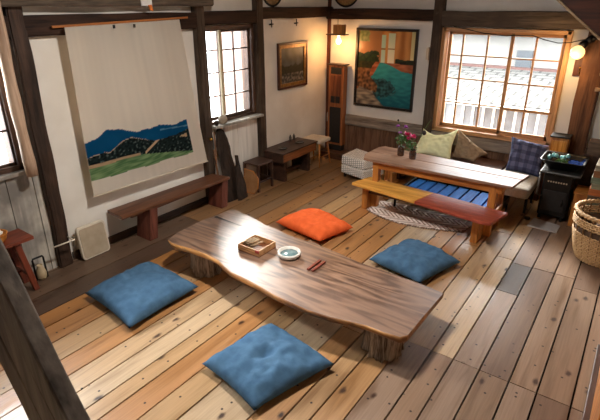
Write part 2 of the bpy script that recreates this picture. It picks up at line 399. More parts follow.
# narrow window of the left wall
w = win('window_2'); w.location = (XA, 4.39, .95)
for a, b, k in (((3.94, 2.03), (4.79, 2.08), 'y'), ((3.94, .95), (4.79, .985), 'y'), ((3.93, .95), (3.96, 2.08), 'z'), ((4.745, .95), (4.80, 2.08), 'z')):
    bar(w, 'window_frame', (XA-.16, a[0], a[1]), (XA+.02, b[0], b[1]), DWF[k])
def sash_y(p, y0, y1, z0, z1, x, sw, mun, rows):
    t = .03
    for a, b, k in (((y0, z1-sw), (y1, z1), 'y'), ((y0, z0), (y1, z0+sw*1.3), 'y'), ((y0, z0), (y0+sw, z1), 'z'), ((y1-sw, z0), (y1, z1), 'z')):
        bar(p, 'sash_rail', (x-t, a[0], a[1]), (x, b[0], b[1]), DWF[k])
    bm = BM()
    for y in mun: box(bm, (x-t+.006, y-.008, z0), (x-.006, y+.008, z1))
    for z in rows: box(bm, (x-t+.007, y0, z-.008), (x-.007, y1, z+.008))
    mk('muntins', bm, DWF['z'], p)
    bm = BM(); box(bm, (x-t/2-.002, y0+.01, z0+.01), (x-t/2+.002, y1-.01, z1-.01)); mk('pane', bm, GLASS, p)
sash_y(w, 3.95, 4.28, .985, 2.03, XA-.08, .02, [4.07], [1.8, 1.54, 1.26])
sash_y(w, 4.24, 4.75, .985, 2.03, XA-.02, .03, [4.47], [1.8, 1.54, 1.26])
bar(w, 'meeting_stile', (XA-.03, 4.205, .985), (XA+.0, 4.24, 2.03), wood('pale_stile', '#a08d6c', '#cdbd9a', 'z'))
bar(w, 'window_sill', (XA-.05, 3.93, .925), (XA+.13, 4.82, .955), WHW)
# window at the left edge
w = win('window_3'); w.location = (XA, 1.25, 1.02)
for a, b, k in (((.75, 2.2), (1.745, 2.25), 'y'), ((.75, 1.0), (1.76, 1.045), 'y'), ((.73, 1.0), (.78, 2.25), 'z'), ((1.72, 1.0), (1.76, 2.25), 'z')):
    bar(w, 'window_frame', (XA-.16, a[0], a[1]), (XA+.02, b[0], b[1]), DWF[k])
sash_y(w, .78, 1.735, 1.03, 2.2, XA-.01, .03, [1.24], [1.34, 1.65, 1.93])

# ------------------------------------------------------------------ low live-edge table
def slab_mat():
    m, nt, b = base_mat('slab_top', .36, .6); b.inputs['Coat Weight'].default_value = .6; b.inputs['Coat Roughness'].default_value = .32
    tc = N(nt, 'ShaderNodeTexCoord'); mp = N(nt, 'ShaderNodeMapping'); mp.inputs['Scale'].default_value = (.55, 4.2, 1); nt.links.new(tc.outputs['Object'], mp.inputs[0])
    n0 = N(nt, 'ShaderNodeTexNoise', Scale=1.3, Detail=2.); nt.links.new(mp.outputs[0], n0.inputs['Vector'])
    ml = N(nt, 'ShaderNodeMath', operation='MULTIPLY'); ml.inputs[1].default_value = 46.; nt.links.new(n0.outputs[0], ml.inputs[0])
    sn = N(nt, 'ShaderNodeMath', operation='SINE'); nt.links.new(ml.outputs[0], sn.inputs[0])
    n1 = N(nt, 'ShaderNodeTexNoise', Scale=9., Detail=5.); nt.links.new(mp.outputs[0], n1.inputs['Vector'])
    ad = N(nt, 'ShaderNodeMath', operation='MULTIPLY_ADD'); ad.inputs[1].default_value = .22; nt.links.new(sn.outputs[0], ad.inputs[0]); nt.links.new(n1.outputs[0], ad.inputs[2])
    r = ramp(nt, [(.25, c4('#4c3224')), (.5, c4('#7c5d49')), (.8, c4('#93735d'))]); nt.links.new(ad.outputs[0], r.inputs[0])
    n3 = N(nt, 'ShaderNodeTexNoise', Scale=1.6, Detail=3.); nt.links.new(tc.outputs['Object'], n3.inputs['Vector'])
    r3 = ramp(nt, [(.4, (0, 0, 0, 1)), (.7, (.55, .55, .55, 1))]); nt.links.new(n3.outputs[0], r3.inputs[0])
    mi = N(nt, 'ShaderNodeMix', data_type='RGBA'); nt.links.new(r3.outputs[0], mi.inputs[0]); nt.links.new(r.outputs[0], mi.inputs[6]); mi.inputs[7].default_value = c4('#80695c')
    nt.links.new(mi.outputs[2], b.inputs['Base Color'])
    bump(nt, b, ad.outputs[0], .25, .003)
    return m
SLAB = slab_mat()
EDGE = wood('slab_live_edge', '#8a5524', '#d79c5c', 'x', .9, .45, .5, worn='#6a4020')
T = thing('low_slab_table', 'long low live-edge slab table on two stump legs in the middle of the floor', 'table', (-2.1, 2.8, 0))
front = [(-3.26, 2.46), (-3.19, 2.435), (-3.11, 2.44), (-2.95, 2.465), (-2.79, 2.47), (-2.62, 2.455), (-2.5, 2.41), (-2.4, 2.38), (-2.23, 2.37), (-2.06, 2.35), (-1.9, 2.325), (-1.76, 2.32), (-1.6, 2.315), (-1.42, 2.34), (-1.3, 2.375), (-1.18, 2.40), (-1.05, 2.405), (-.94, 2.42), (-.905, 2.47)]
rest = [(-.89, 3.09), (-1.07, 3.115), (-1.26, 3.12), (-1.45, 3.13), (-1.63, 3.13), (-1.85, 3.165), (-2.07, 3.19), (-2.25, 3.185), (-2.41, 3.19), (-2.58, 3.225), (-2.75, 3.24), (-2.92, 3.29), (-3.07, 3.31), (-3.2, 3.335), (-3.27, 3.33), (-3.32, 2.93), (-3.31, 2.6)]
outl = front+rest
bm = BM(); n = len(outl); cx, cy = -2.1, 2.8
def ring(sc_in, z, wob=0.):
    r = []
    for i, p in enumerate(outl):
        d = Vector((cx-p[0], cy-p[1])); yy = Vector((0.25*(1 if d.x > 0 else -1) if i in (0, 18, 19, n-2, n-1, n-3) else 0, 1 if d.y > 0 else -1)).normalized()
        o = sc_in + wob*noise.noise(Vector((p[0]*5, p[1]*5, z*9)))
        r.append(bm.verts.new((p[0]+yy.x*o, p[1]+yy.y*o, z)))
    return r
rt = ring(.006, .300); r1 = ring(-.002, .294); r2 = ring(-.008, .278, .02); r3 = ring(.0, .258, .02); r4 = ring(.05, .24, .02)
bm.faces.new(rt).material_index = 0
for A, B in ((rt, r1), (r1, r2), (r2, r3), (r3, r4)):
    for i in range(n):
        f = bm.faces.new([A[i], A[(i+1) % n], B[(i+1) % n], B[i]]); f.material_index = 1 if i < 19 or i > 19 else 0; f.smooth = i != 18 and i < 30
bm.faces.new(r4[::-1]).material_index = 1
mk('tabletop', bm, [SLAB, EDGE], T)
bm = BM(); prism(bm, [(-3.28, 3.065), (-3.1, 3.07), (-2.9, 3.075), (-3.1, 3.09), (-3.28, 3.105)], .296, .3012); mk('crack', bm, BLK, T)
STUMP = wood('weathered_stump', '#57453a', '#c0ab94', 'z', 1.6, .85, .2, bumps=1.)
def stump(x, y, r, seed):
    bm = BM(); seg = 40; rings = []
    for j in range(9):
        z = j/8*.25; rr = []
        for k in range(seg):
            a = 2*math.pi*k/seg
            q = noise.noise(Vector((math.cos(a)*3.2, math.sin(a)*3.2, seed+z*2)))*.34+noise.noise(Vector((math.cos(a)*9, math.sin(a)*9, seed*2+z*3)))*.22
            rad = r*(1+q)*(1.03-.12*math.sin(z/.25*math.pi))
            rr.append(bm.verts.new((x+rad*math.cos(a), y+rad*math.sin(a), z)))
        rings.append(rr)
    for A, B in zip(rings, rings[1:]):
        for k in range(seg): bm.faces.new([A[k], A[(k+1) % seg], B[(k+1) % seg], B[k]]).smooth = True
    bm.faces.new(rings[0][::-1]); bm.faces.new(rings[-1])
    mk('leg', bm, STUMP, T)
stump(-2.97, 2.64, .135, 1.3); stump(-1.13, 2.585, .13, 5.1)

# things on it
TB = .301
BOXW = wood('pale_box_wood', '#a5713f', '#cfa070', 'x', 1.2, .5, .4)
BXI = wood('box_inner', '#6a3c22', '#8a5634', 'x', 1.2)
b0 = thing('wooden_box', 'open square wooden box holding twisted sticks on the low slab table', 'box', (-2.48, 2.80, TB))
bx('bottom', (-2.60, 2.69, TB), (-2.36, 2.92, TB+.008), BXI, b0, .001)
for a, b_ in (((-2.60, 2.69), (-2.36, 2.70)), ((-2.60, 2.91), (-2.36, 2.92)), ((-2.60, 2.70), (-2.59, 2.91)), ((-2.37, 2.70), (-2.36, 2.91))):
    bx('side_panel', (a[0], a[1], TB+.008), (b_[0], b_[1], TB+.062), BOXW, b0, .001)
bx('rim_band', (-2.603, 2.687, TB+.030), (-2.357, 2.69, TB+.036), wood('box_band', '#7a4a26', '#9a6a3c', 'x'), b0, 0)
bx('red_label', (-2.40, 2.685, TB+.038), (-2.357, 2.6895, TB+.066), plain('label_red', '#a32a1c', .5), b0, 0)
STK = plain('dried_root', '#c4ab8a', .8, '#8f7658', 40, .6)
rs = random.Random(4)
for i in range(7):
    bm = BM(); up_ = i >= 4; x = -2.565+.027*(i-4*up_)+.012*up_; a = R(62); L = rs.uniform(.07, .085); y = 2.80+rs.uniform(-.01, .015); z = TB+.036+.026*up_
    P = [(x+math.cos(a)*L*(t-.5)*1.3, y+math.sin(a)*L*(t-.5)*1.5, z+.018*t+.003*math.sin(t*9+i)) for t in (0, .3, .6, 1)]
    tube(bm, P, [.008, .0115, .0105, .007], 7)
    solo('dried_root', bm, STK, 'twisted dried root lying in the open wooden box', 'root', 'dried roots in the wooden box')
bm = BM(); lathe(bm, [(.0, 0), (.07, 0), (.092, .012), (.100, .03), (.099, .046), (.088, .046), (.084, .030), (.07, .022), (.0, .020)], (-2.17, 2.865, TB), 36)
d = thing('ceramic_dish', 'round white ceramic dish with a grey blue inside beside the wooden box', 'dish', (-2.17, 2.865, TB))
mk('bowl', bm, plain('white_ceramic', '#dcd8cf', .3, '#cfc9be', 20, .05), d)
bm = BM(); lathe(bm, [(0, .0225), (.077, .0255), (.077, .027), (0, .024)], (-2.17, 2.865, TB), 36); mk('glaze', bm, plain('blue_glaze', '#6f8a8c', .2, '#587477', 30, .1), d)
RB = wood('reddish_stick', '#5a2014', '#8f3f28', 'y', 1.5, .4, .5)
for i, (x, l) in enumerate(((-1.905, 'dark red brown wooden stick nearer the ceramic dish on the slab table'), (-1.862, 'dark red brown wooden stick farther from the ceramic dish on the slab table'))):
    bm = BM(); box(bm, (x-.012, 2.765, TB), (x+.012, 2.95, TB+.016), bev=.003); solo('wooden_stick', bm, RB, l, 'stick', 'pair of sticks on the slab table')

# ------------------------------------------------------------------ cushions
def cushion(name, c, h, mat, label, up=None, seed=0., n=34, tuft=False, flat=True, group=None, pinch=.06, wr=.02, cat='cushion', dip=0.):
    """c = four corners in order; h = half thickness; pillow with wrinkles and pulled-out corners"""
    c = [Vector(p) for p in c]; nrm = (c[1]-c[0]).cross(c[3]-c[0]).normalized()
    if up and nrm.dot(Vector(up)) < 0: nrm = -nrm
    bm = BM(); uvl = bm.loops.layers.uv.new('UVMap'); cen = sum(c, Vector())/4
    def P(u, v, s):
        a, b = (u+1)/2, (v+1)/2
        q = c[0]*(1-a)*(1-b)+c[1]*a*(1-b)+c[2]*a*b+c[3]*(1-a)*b
        q += (cen-q)*pinch*((1-u*u)*abs(v)**3+(1-v*v)*abs(u)**3)
        q.z -= dip*(1-u*u)*max(0, v)**1.5
        e = max(0, (1-abs(u)**2.6))*max(0, (1-abs(v)**2.6)); t = h*e**.42
        w = noise.noise(Vector((u*2.3+seed, v*2.3, s*2)))*.5+noise.noise(Vector((u*5+v*3+seed, v*4-u*2, s)))*.35+noise.noise(Vector((u*11+seed, v*9, 1)))*.15
        rim = math.sin(9*math.atan2(v, u)+seed)*.35*max(abs(u), abs(v))**4
        t2 = t + wr*(w*2+rim)*min(1, e*4)
        if tuft: t2 -= h*.45*math.exp(-(u*u+v*v)/.03)
        if s < 0: t2 = -(t*(.55 if flat else 1))
        return q+nrm*t2
    top = [[bm.verts.new(P(-1+2*i/n, -1+2*j/n, 1)) for i in range(n+1)] for j in range(n+1)]
    bot = [[top[j][i] if i in (0, n) or j in (0, n) else bm.verts.new(P(-1+2*i/n, -1+2*j/n, -1)) for i in range(n+1)] for j in range(n+1)]
    for G in (top, bot):
        for j in range(n):
            for i in range(n):
                f = bm.faces.new([G[j][i], G[j][i+1], G[j+1][i+1], G[j+1][i]] if G is top else [G[j][i], G[j+1][i], G[j+1][i+1], G[j][i+1]]); f.smooth = True
                for l, (ii, jj) in zip(f.loops, ((i, j), (i+1, j), (i+1, j+1), (i, j+1)) if G is top else ((i, j), (i, j+1), (i+1, j+1), (i+1, j))): l[uvl].uv = (ii/n, jj/n)
    if flat:
        zz = min(v.co.z for v in bm.verts)
        for v in bm.verts: v.co.z -= zz-.002
    return solo(name, bm, mat, label, cat, group)
CG = 'blue floor cushions around the low slab table'
cushion('floor_cushion', [(-3.44, 1.70, .0), (-2.74, 1.63, .0), (-2.74, 2.33, .0), (-3.44, 2.36, .0)], .105, BLUEC, 'blue floor cushion near the left wall bench, left of the slab table', (0, 0, 1), 1., group=CG)
cushion('floor_cushion', [(-2.02, 1.68, 0), (-1.47, 1.58, 0), (-1.29, 2.20, 0), (-1.92, 2.30, 0)], .105, BLUEC, 'blue floor cushion in front of the slab table, cut by the bottom of the photo', (0, 0, 1), 4., tuft=True, group=CG)
cushion('floor_cushion', [(-1.78, 3.60, 0), (-1.22, 3.49, 0), (-1.05, 4.06, 0), (-1.62, 4.23, 0)], .105, BLUEC, 'blue floor cushion behind the right end of the slab table near the red bench', (0, 0, 1), 9., group=CG)
cushion('floor_cushion', [(-3.02, 3.74, 0), (-2.36, 3.64, 0), (-2.24, 4.12, 0), (-2.90, 4.28, 0)], .105, ORC, 'bright orange floor cushion behind the middle of the slab table', (0, 0, 1), 13., group='orange floor cushion')

# ------------------------------------------------------------------ wall bench on the left
b = thing('wall_bench', 'long narrow dark brown bench against the left wall under the mountain hanging', 'bench', (-4.0, 3.15, 0))
bm = BM(); hexa(bm, [(-4.15, 2.44, .345), (-3.88, 2.42, .345), (-3.84, 3.9, .345), (-4.1, 3.86, .345), (-4.15, 2.44, .38), (-3.88, 2.42, .38), (-3.84, 3.9, .38), (-4.1, 3.86, .38)]); mk('seat', bm, BENCH, b, bev=.005)
for y0 in (2.70, 3.76):
    bm = BM(); hexa(bm, [(-4.10, y0, 0), (-3.87, y0, 0), (-3.87, y0+.10, 0), (-4.10, y0+.10, 0), (-4.09, y0+.05, .345), (-3.88, y0+.05, .345), (-3.88, y0+.15, .345), (-4.09, y0+.15, .345)]); mk('leg', bm, BENCHL, b, bev=.005)
bx('stretcher', (-4.03, 2.6, .27), (-3.99, 3.78, .345), BENCH, b)

# beige panel leaning on the wall
r_ = thing('padded_panel', 'beige rounded square padded panel leaning on the left wall beside the long bench', 'panel', (-4.06, 2.19, 0))
def rrect(y0, y1, z0, z1, rad, k=6):
    p = []
    for cy_, cz_, a0 in ((y1-rad, z1-rad, 0), (y0+rad, z1-rad, 90), (y0+rad, z0+rad, 180), (y1-rad, z0+rad, 270)):
        for i in range(k+1): a = R(a0+90*i/k); p.append((cy_+rad*math.cos(a), cz_+rad*math.sin(a)))
    return p
def leanplate(bm, pts, x0, x1, lean, zb=0.):
    lo = [bm.verts.new((x0-lean*(z-zb), y, z)) for y, z in pts]; hi = [bm.verts.new((x1-lean*(z-zb), y, z)) for y, z in pts]
    bm.faces.new(lo[::-1]); bm.faces.new(hi); n_ = len(pts)
    for i in range(n_): bm.faces.new([lo[i], lo[(i+1) % n_], hi[(i+1) % n_], hi[i]])
bm = BM(); leanplate(bm, rrect(2.05, 2.345, .005, .335, .035), -4.075, -4.035, .12); mk('rim', bm, CREAM, r_, bev=.008)
bm = BM(); leanplate(bm, rrect(2.067, 2.328, .022, .318, .028), -4.04, -4.03, .12); mk('pad', bm, CREAMD, r_, bev=.003)
bm = BM(); tube(bm, [(-4.0, 1.78, .285), (-3.99, 1.98, .285)], .007, 8); tube(bm, [(-4.1, 1.97, .285), (-3.99, 1.97, .285)], .006, 8); solo('iron_rod', bm, CREAM, 'short pale rod sticking out low on the knotty post', 'rod')
bm = BM(); box(bm, (XA+.0, 2.05, .13), (XA+.035, 2.10, .23), bev=.004); solo('wall_socket', bm, CREAM, 'small white socket low on the left wall behind the beige panel', 'socket')

# mountain hanging
def colgrid(name, P, nu, nv, fn, mat, parent=None, thick=None):
    bm = BM(); cl = bm.verts.layers.float_color.new('Col')
    G = [[bm.verts.new(P(i/nu, j/nv)) for i in range(nu+1)] for j in range(nv+1)]
    for j in range(nv+1):
        for i in range(nu+1): G[j][i][cl] = (*fn(i/nu, j/nv), 1)
    for j in range(nv):
        for i in range(nu): bm.faces.new([G[j][i], G[j][i+1], G[j+1][i+1], G[j+1][i]]).smooth = True
    if thick:
        q = bmesh.ops.solidify(bm, geom=bm.faces[:], thickness=thick)
    return mk(name, bm, mat, parent)
ART = attr_mat('printed_cloth', .9, .1, .2, 120)
PAINT = attr_mat('painted_canvas', .45, .3, .15, 80)
def interp(xs, v):
    for (a, p), (b_, q) in zip(xs, xs[1:]):
        if v <= b_: return p+(q-p)*(v-a)/(b_-a)
    return xs[-1][1]
def scroll_col(u, v):
    # u along the wall 0..1, v height 0..1 ; picture occupies a band low on the cloth
    y = 2.27+u*1.49; z = .61+v*1.53
    base = lin('#ece2d3'); 
    k = noise.noise(Vector((u*3, v*1.5, 3)))*.06+noise.noise(Vector((u*28, v*1.2, 8)))*.05; base = tuple(c*(1+k) for c in base)
    if not (2.275 < y < 3.57 and z > .70): return base
    s = (y-2.275)/1.295
    edge = .755+.003*math.sin(s*20)
    if z < edge: return base
    back = interp([(0, 1.13), (.1, 1.15), (.2, 1.21), (.33, 1.185), (.45, 1.13), (.55, 1.14), (.62, 1.13), (.7, 1.145), (.85, 1.11), (.93, 1.13), (1, 1.14)], s)+.008*noise.noise(Vector((s*20, 1, 1)))
    if z > back: return base
    hill = interp([(0, .98), (.12, 1.0), (.2, .985), (.32, 1.065), (.4, 1.085), (.52, 1.03), (.62, .99), (.72, .985), (.85, 1.0), (1, 1.03)], s)+.006*noise.noise(Vector((s*30, 5, 1)))
    green = interp([(0, .88), (.3, .885), (.5, .885), (.7, .84), (1, .78)], s)
    if z > hill+.006:
        if s > .7 and abs(z-1.09+.06*(s-.7)) < .006: return lin('#5f93ad')
        return mixc(lin('#0d5a86'), lin('#0b4a74'), .5+.5*noise.noise(Vector((s*7, z*9, 0))))
    if z > hill-.0 and s < .55: return lin('#cdb59a')
    # sandy path sweeping down between the hills
    if abs(z-(.93+(s-.55)*.62)) < .014 and .5 < s < .72: return lin('#d9b894')
    if s > .83 and z > .99-(s-.83)*.3 and z < hill-.03 and s < .97: return lin('#d0b18a')
    if z < green:
        f = noise.noise(Vector((s*9, (z-s*.12)*60, 2)))
        return mixc(lin('#5a7f52'), lin('#93b07c'), max(0, min(1, .4+f*1.2)))
    if z < green+.03 and s < .45: return mixc(lin('#c9a884'), lin('#7b6a56'), max(0, noise.noise(Vector((s*12, z*60, 7)))))
    f = noise.noise(Vector((s*45, z*45, 4)))
    return lin('#5d6a64') if f > .38 else mixc(lin('#12191c'), lin('#2c3a38'), max(0, min(1, .5+f)))
h = thing('wall_hanging', 'large pale cloth hanging printed with blue mountains and green fields on the left wall', 'wall hanging', (-4.07, 3.0, .58))
def SP(u, v):
    z = .61+v*1.515-.03*u*(1-v) + .035*u*v
    y = 2.27+u*(1.49-.24*v)
    return (-4.055+.008*math.sin(u*17+v*2)+.006*math.sin(u*7-v*4), y, z)
colgrid('cloth', SP, 170, 190, scroll_col, ART, h, .002)
bm = BM(); hexa(bm, [(-4.085, 2.18, 2.12), (-4.065, 2.18, 2.12), (-4.065, 3.65, 2.165), (-4.085, 3.65, 2.165), (-4.085, 2.18, 2.14), (-4.065, 2.18, 2.14), (-4.065, 3.65, 2.185), (-4.085, 3.65, 2.185)]); mk('hanging_rod', bm, plain('rod_wood', '#a8642c', .5), h, bev=.003)
for y in (2.74, 2.96):
    bx('peg', (-4.05, y-.008, 2.10), (-4.035, y+.008, 2.13), BLK, h, .001)
bm = BM(); hexa(bm, [(-4.065, 2.27, .60), (-4.045, 2.27, .60), (-4.045, 3.76, .57), (-4.065, 3.76, .57), (-4.065, 2.27, .612), (-4.045, 2.27, .612), (-4.045, 3.76, .582), (-4.065, 3.76, .582)]); mk('bottom_rod', bm, CREAM, h)

# ------------------------------------------------------------------ leftmost corner: small table, lantern
RED = {a: wood('red_table_'+a, '#4a1f13', '#823d27', a, .8, .4, .5) for a in 'xyz'}
t = thing('side_table', 'small reddish brown wooden table at the left edge below the left window', 'table', (-4.1, 1.25, 0))
bx('tabletop', (-4.16, .85, .475), (-3.90, 1.60, .505), RED['y'], t)
for x, y, dx, dy in ((-3.95, 1.47, .01, .07), (-4.12, 1.47, -.01, .07), (-3.95, .95, .01, -.06), (-4.12, .95, -.01, -.06)):
    bm = BM(); hexa(bm, [(x-.022+dx, y-.022+dy, 0), (x+.022+dx, y-.022+dy, 0), (x+.022+dx, y+.022+dy, 0), (x-.022+dx, y+.022+dy, 0), (x-.025, y-.025, .475), (x+.025, y-.025, .475), (x+.025, y+.025, .475), (x-.025, y+.025, .475)]); mk('leg', bm, RED['z'], t, bev=.003)
bx('stretcher', (-4.13, 1.49, .16), (-3.94, 1.515, .19), RED['x'], t)
bx('stretcher', (-4.045, .95, .16), (-4.02, 1.50, .185), RED['y'], t)
bk = thing('small_basket', 'small orange brown basket with white paper on the side table at the left edge', 'basket', (-4.03, 1.36, .505))
bm = BM(); lathe(bm, [(.06, 0), (.075, .03), (.085, .07), (.088, .075), (.078, .07), (.06, .01)], (-4.03, 1.37, .505), 20); mk('bowl', bm, wood('basket_amber', '#9a5a20', '#d08a3c', 'x', 3), bk)
bm = BM()
for i in range(7): ball(bm, (-4.03+.035*math.cos(i*2.2), 1.37+.035*math.sin(i*2.2), .585+.008*(i % 3)), .03, (1, 1, .7), 1)
jitter(bm, .01, 30); mk('crumpled_paper', bm, WHITE, bk)
j = thing('clay_jug', 'small cream clay jug with a black iron handle on the floor under the whitewashed boards', 'jug', (-4.07, 1.66, 0))
bm = BM(); lathe(bm, [(.03, 0), (.042, .02), (.045, .06), (.034, .1), (.022, .125), (.026, .14), (.018, .138), (.015, .1)], (-4.07, 1.66, 0), 20); mk('body', bm, plain('clay_cream', '#c0ab8a', .6, '#a8926e'), j)
bm = BM(); tube(bm, [(-4.07, 1.612, .0), (-4.07, 1.61, .2), (-4.07, 1.615, .215), (-4.07, 1.70, .215), (-4.07, 1.705, .2), (-4.07, 1.708, .0)], .009, 8); mk('handle', bm, BLKM, j)

# ------------------------------------------------------------------ under and on the narrow window
DRIFT = wood('driftwood', '#1a120c', '#3c2e24', 'z', .7, .75, .2, worn='#281d15', bumps=.8)
def driftboard(name, prof, x0, lean, th, label, hole=None):
    """prof: (z, y_left, y_right)"""
    bm = BM(); rings = []
    for z, a, b_ in prof:
        x = x0-lean*z; m_ = (a+b_)/2
        rings.append([bm.verts.new(q) for q in ((x, a, z), (x+th*.35, m_-(m_-a)*.6, z), (x+th*.5, m_, z), (x+th*.35, m_+(b_-m_)*.6, z), (x, b_, z), (x-th*.5, m_+(b_-m_)*.6, z), (x-th*.5, m_-(m_-a)*.6, z))])
    for A, B in zip(rings, rings[1:]):
        for k in range(7): bm.faces.new([A[k], A[(k+1) % 7], B[(k+1) % 7], B[k]])
    bm.faces.new(rings[0][::-1]); bm.faces.new(rings[-1])
    bmesh.ops.subdivide_edges(bm, edges=bm.edges[:], cuts=1); jitter(bm, .008, 12, 3)
    return solo(name, bm, DRIFT, label, 'driftwood', 'driftwood boards leaning under the narrow window')
driftboard('driftwood_board', [(0, 3.92, 4.19), (.2, 3.94, 4.20), (.45, 3.955, 4.19), (.65, 3.96, 4.175), (.76, 3.965, 4.16), (.83, 3.98, 4.145), (.87, 4.0, 4.125), (.895, 4.03, 4.095)], -3.95, .20, .05, 'tall dark driftwood board with a rounded top leaning under the narrow window')
driftboard('driftwood_board', [(0, 4.06, 4.25), (.15, 4.08, 4.26), (.3, 4.11, 4.24), (.40, 4.13, 4.225), (.43, 4.17, 4.22), (.54, 4.19, 4.215)], -3.88, .22, .05, 'short dark driftwood board with a pointed top leaning beside the little square stool')
bm = BM(); tube(bm, [(-3.99, 3.885, 0), (-4.0, 3.875, .25), (-4.02, 3.865, .5), (-4.03, 3.88, .72), (-4.06, 3.90, .90)], [.014, .016, .014, .012, .008], 8)
tube(bm, [(-4.02, 3.865, .5), (-4.01, 3.845, .62), (-4.02, 3.84, .70)], [.01, .008, .006], 7)
solo('dry_branch', bm, wood('branch_bark', '#4a3020', '#8a6040', 'z', 2), 'thin crooked brown branch leaning beside the post left of the narrow window', 'branch')
bm = BM(); ball(bm, (-4.06, 3.845, .82), .02, (1, 1, 1)); tube(bm, [(-4.11, 3.86, .82), (-4.055, 3.855, .82)], .008); solo('brass_knob', bm, BRASS, 'small brass knob on the grey post left of the narrow window', 'knob')
bm = BM(); lathe(bm, [(.028, 0), (.05, .02), (.06, .05), (.05, .085), (.03, .10), (.026, .105), (.02, .1), (.018, .06)], (-4.10, 4.10, .955), 20); solo('round_pot', bm, plain('pot_clay', '#a39482', .6, '#8d7d6a', 25, .3), 'small round grey clay pot on the sill of the narrow window', 'pot')
bm = BM(); lathe(bm, [(.02, 0), (.026, .04), (.028, .055), (.022, .053), (.018, .01)], (-4.09, 3.985, .955), 16); solo('dark_cup', bm, plain('dark_glaze', '#2c211c', .4), 'tiny dark cup beside the round pot on the narrow window sill', 'cup')

# square stool with tan tray
s = thing('square_stool', 'small dark wooden square stool under the narrow window', 'stool', (-3.97, 4.58, 0))
bx('seat', (-4.11, 4.43, .355), (-3.84, 4.74, .38), DKB, s)
for x in (-4.09, -3.86):
    for y in (4.445, 4.725): bx('leg', (x-.015, y-.015, 0), (x+.015, y+.015, .355), DKB, s)
for y in (4.445, 4.725): bx('stretcher', (-4.09, y-.01, .12), (-3.86, y+.01, .14), DKB, s)
bx('stretcher', (-3.87, 4.445, .12), (-3.85, 4.725, .14), DKB, s)
tr = thing('tan_tray', 'tan hexagonal tray leaning upright against the square stool', 'tray', (-3.98, 4.39, .0))
hexp = [(-4.05, .10), (-3.99, .058), (-3.86, .06), (-3.81, .14), (-3.81, .27), (-3.90, .35), (-4.05, .36)]
def plate_y(bm, pts, y0, y1, lean=0):
    lo = [bm.verts.new((x, y0+lean*z, z)) for x, z in pts]; hi = [bm.verts.new((x, y1+lean*z, z)) for x, z in pts]
    bm.faces.new(lo); bm.faces.new(hi[::-1])
    for i in range(len(pts)): bm.faces.new([lo[i], hi[i], hi[(i+1) % len(pts)], lo[(i+1) % len(pts)]])
bm = BM(); plate_y(bm, [(x, z-.058) for x, z in hexp], 4.355, 4.37, .14); mk('tray_board', bm, plain('tan_leather', '#a87a50', .55, '#97693f', 10), tr, bev=.002)
bm = BM(); tube(bm, [(x, 4.353+.14*(z-.058), z-.058+.004) for x, z in hexp], .009, 8, closed=True); mk('rim', bm, ORW['x'], tr)

# low desk
dk = thing('low_desk', 'low dark brown desk with a front drawer against the left wall under the small painting', 'desk', (-3.97, 5.28, 0))
bx('desktop', (-4.15, 4.86, .415), (-3.77, 5.71, .435), DKB, dk)
bx('side_panel', (-4.14, 4.875, .29), (-3.785, 4.895, .415), DKB, dk); bx('side_panel', (-4.14, 5.675, .29), (-3.785, 5.695, .415), DKB, dk)
bx('back_panel', (-4.14, 4.895, .29), (-4.12, 5.675, .415), DKB, dk); bx('bottom_panel', (-4.12, 4.895, .29), (-3.80, 5.675, .30), DKB, dk)
bx('drawer', (-3.80, 4.90, .302), (-3.78, 5.67, .412), DRAW, dk)
for y in (4.95, 5.52): bx('leg', (-4.12, y, 0), (-3.82, y+.06, .29), DKB, dk)
bx('stretcher', (-3.99, 5.01, .05), (-3.95, 5.52, .10), DKB, dk)
BLG = plain('dark_gloss', '#15161a', .15, '#20242a', 20, 0)
for x, y, l in ((-3.93, 5.07, 'flat black dish on the nearer end of the low desk'), (-3.92, 5.45, 'flat black dish on the farther end of the low desk by the cream stool')):
    bm = BM(); lathe(bm, [(.045, 0), (.06, .006), (.066, .013), (.058, .012), (.045, .006)], (x, y, .436), 20); solo('black_dish', bm, BLG, l, 'dish', 'black dishes on the low desk')
for y, l in ((5.47, 'small dark bottle at the back of the low desk, nearer the window'), (5.56, 'small dark bottle at the back of the low desk, nearer the cream stool')):
    bm = BM(); lathe(bm, [(.018, 0), (.02, .01), (.02, .06), (.010, .075), (.010, .09), (.006, .09)], (-4.10, y, .436), 14); solo('small_bottle', bm, plain('bottle_dark', '#4a4038', .3), l, 'bottle', 'small bottles on the low desk')
# framed small painting
f = thing('framed_painting', 'small dark landscape painting in a gilt frame on the left wall above the low desk', 'painting', (XA+.02, 5.6, 1.19))
y0, y1, z0, z1 = 5.28, 5.97, 1.19, 1.815
GILT = plain('gilt', '#96703a', .4, '#6e4c22', 30, .2, metal=.3); FRD = plain('frame_redbrown', '#4e2414', .4, '#3a190e', 20)
def frame_x(x0, x1, y0, y1, z0, z1, w_, mat, par, nm='frame'):
    bm = BM()
    for a, b_ in (((y0, z0), (y1, z0+w_)), ((y0, z1-w_), (y1, z1)), ((y0, z0+w_), (y0+w_, z1-w_)), ((y1-w_, z0+w_), (y1, z1-w_))): box(bm, (x0, a[0], a[1]), (x1, b_[0], b_[1]))
    mk(nm, bm, mat, par, bev=.004)
frame_x(XA+.001, XA+.035, y0, y1, z0, z1, .03, FRD, f); frame_x(XA+.004, XA+.028, y0+.03, y1-.03, z0+.03, z1-.03, .045, GILT, f, 'gilt_slip')
def sp_col(u, v):
    k = noise.noise(Vector((u*6, v*5, 1))); k2 = noise.noise(Vector((u*16, v*16, 8)))
    if v < .3: return mixc(lin('#2a2a26'), lin('#8c8378'), max(0, min(1, .3+k2+.5*math.sin(v*40+u*4)*.5)))
    if v < .55+.12*k: return mixc(lin('#14140f'), lin('#33301f'), .5+k2*.6)
    return mixc(lin('#4d5050'), lin('#333431'), min(1, max(0, .5+k)))
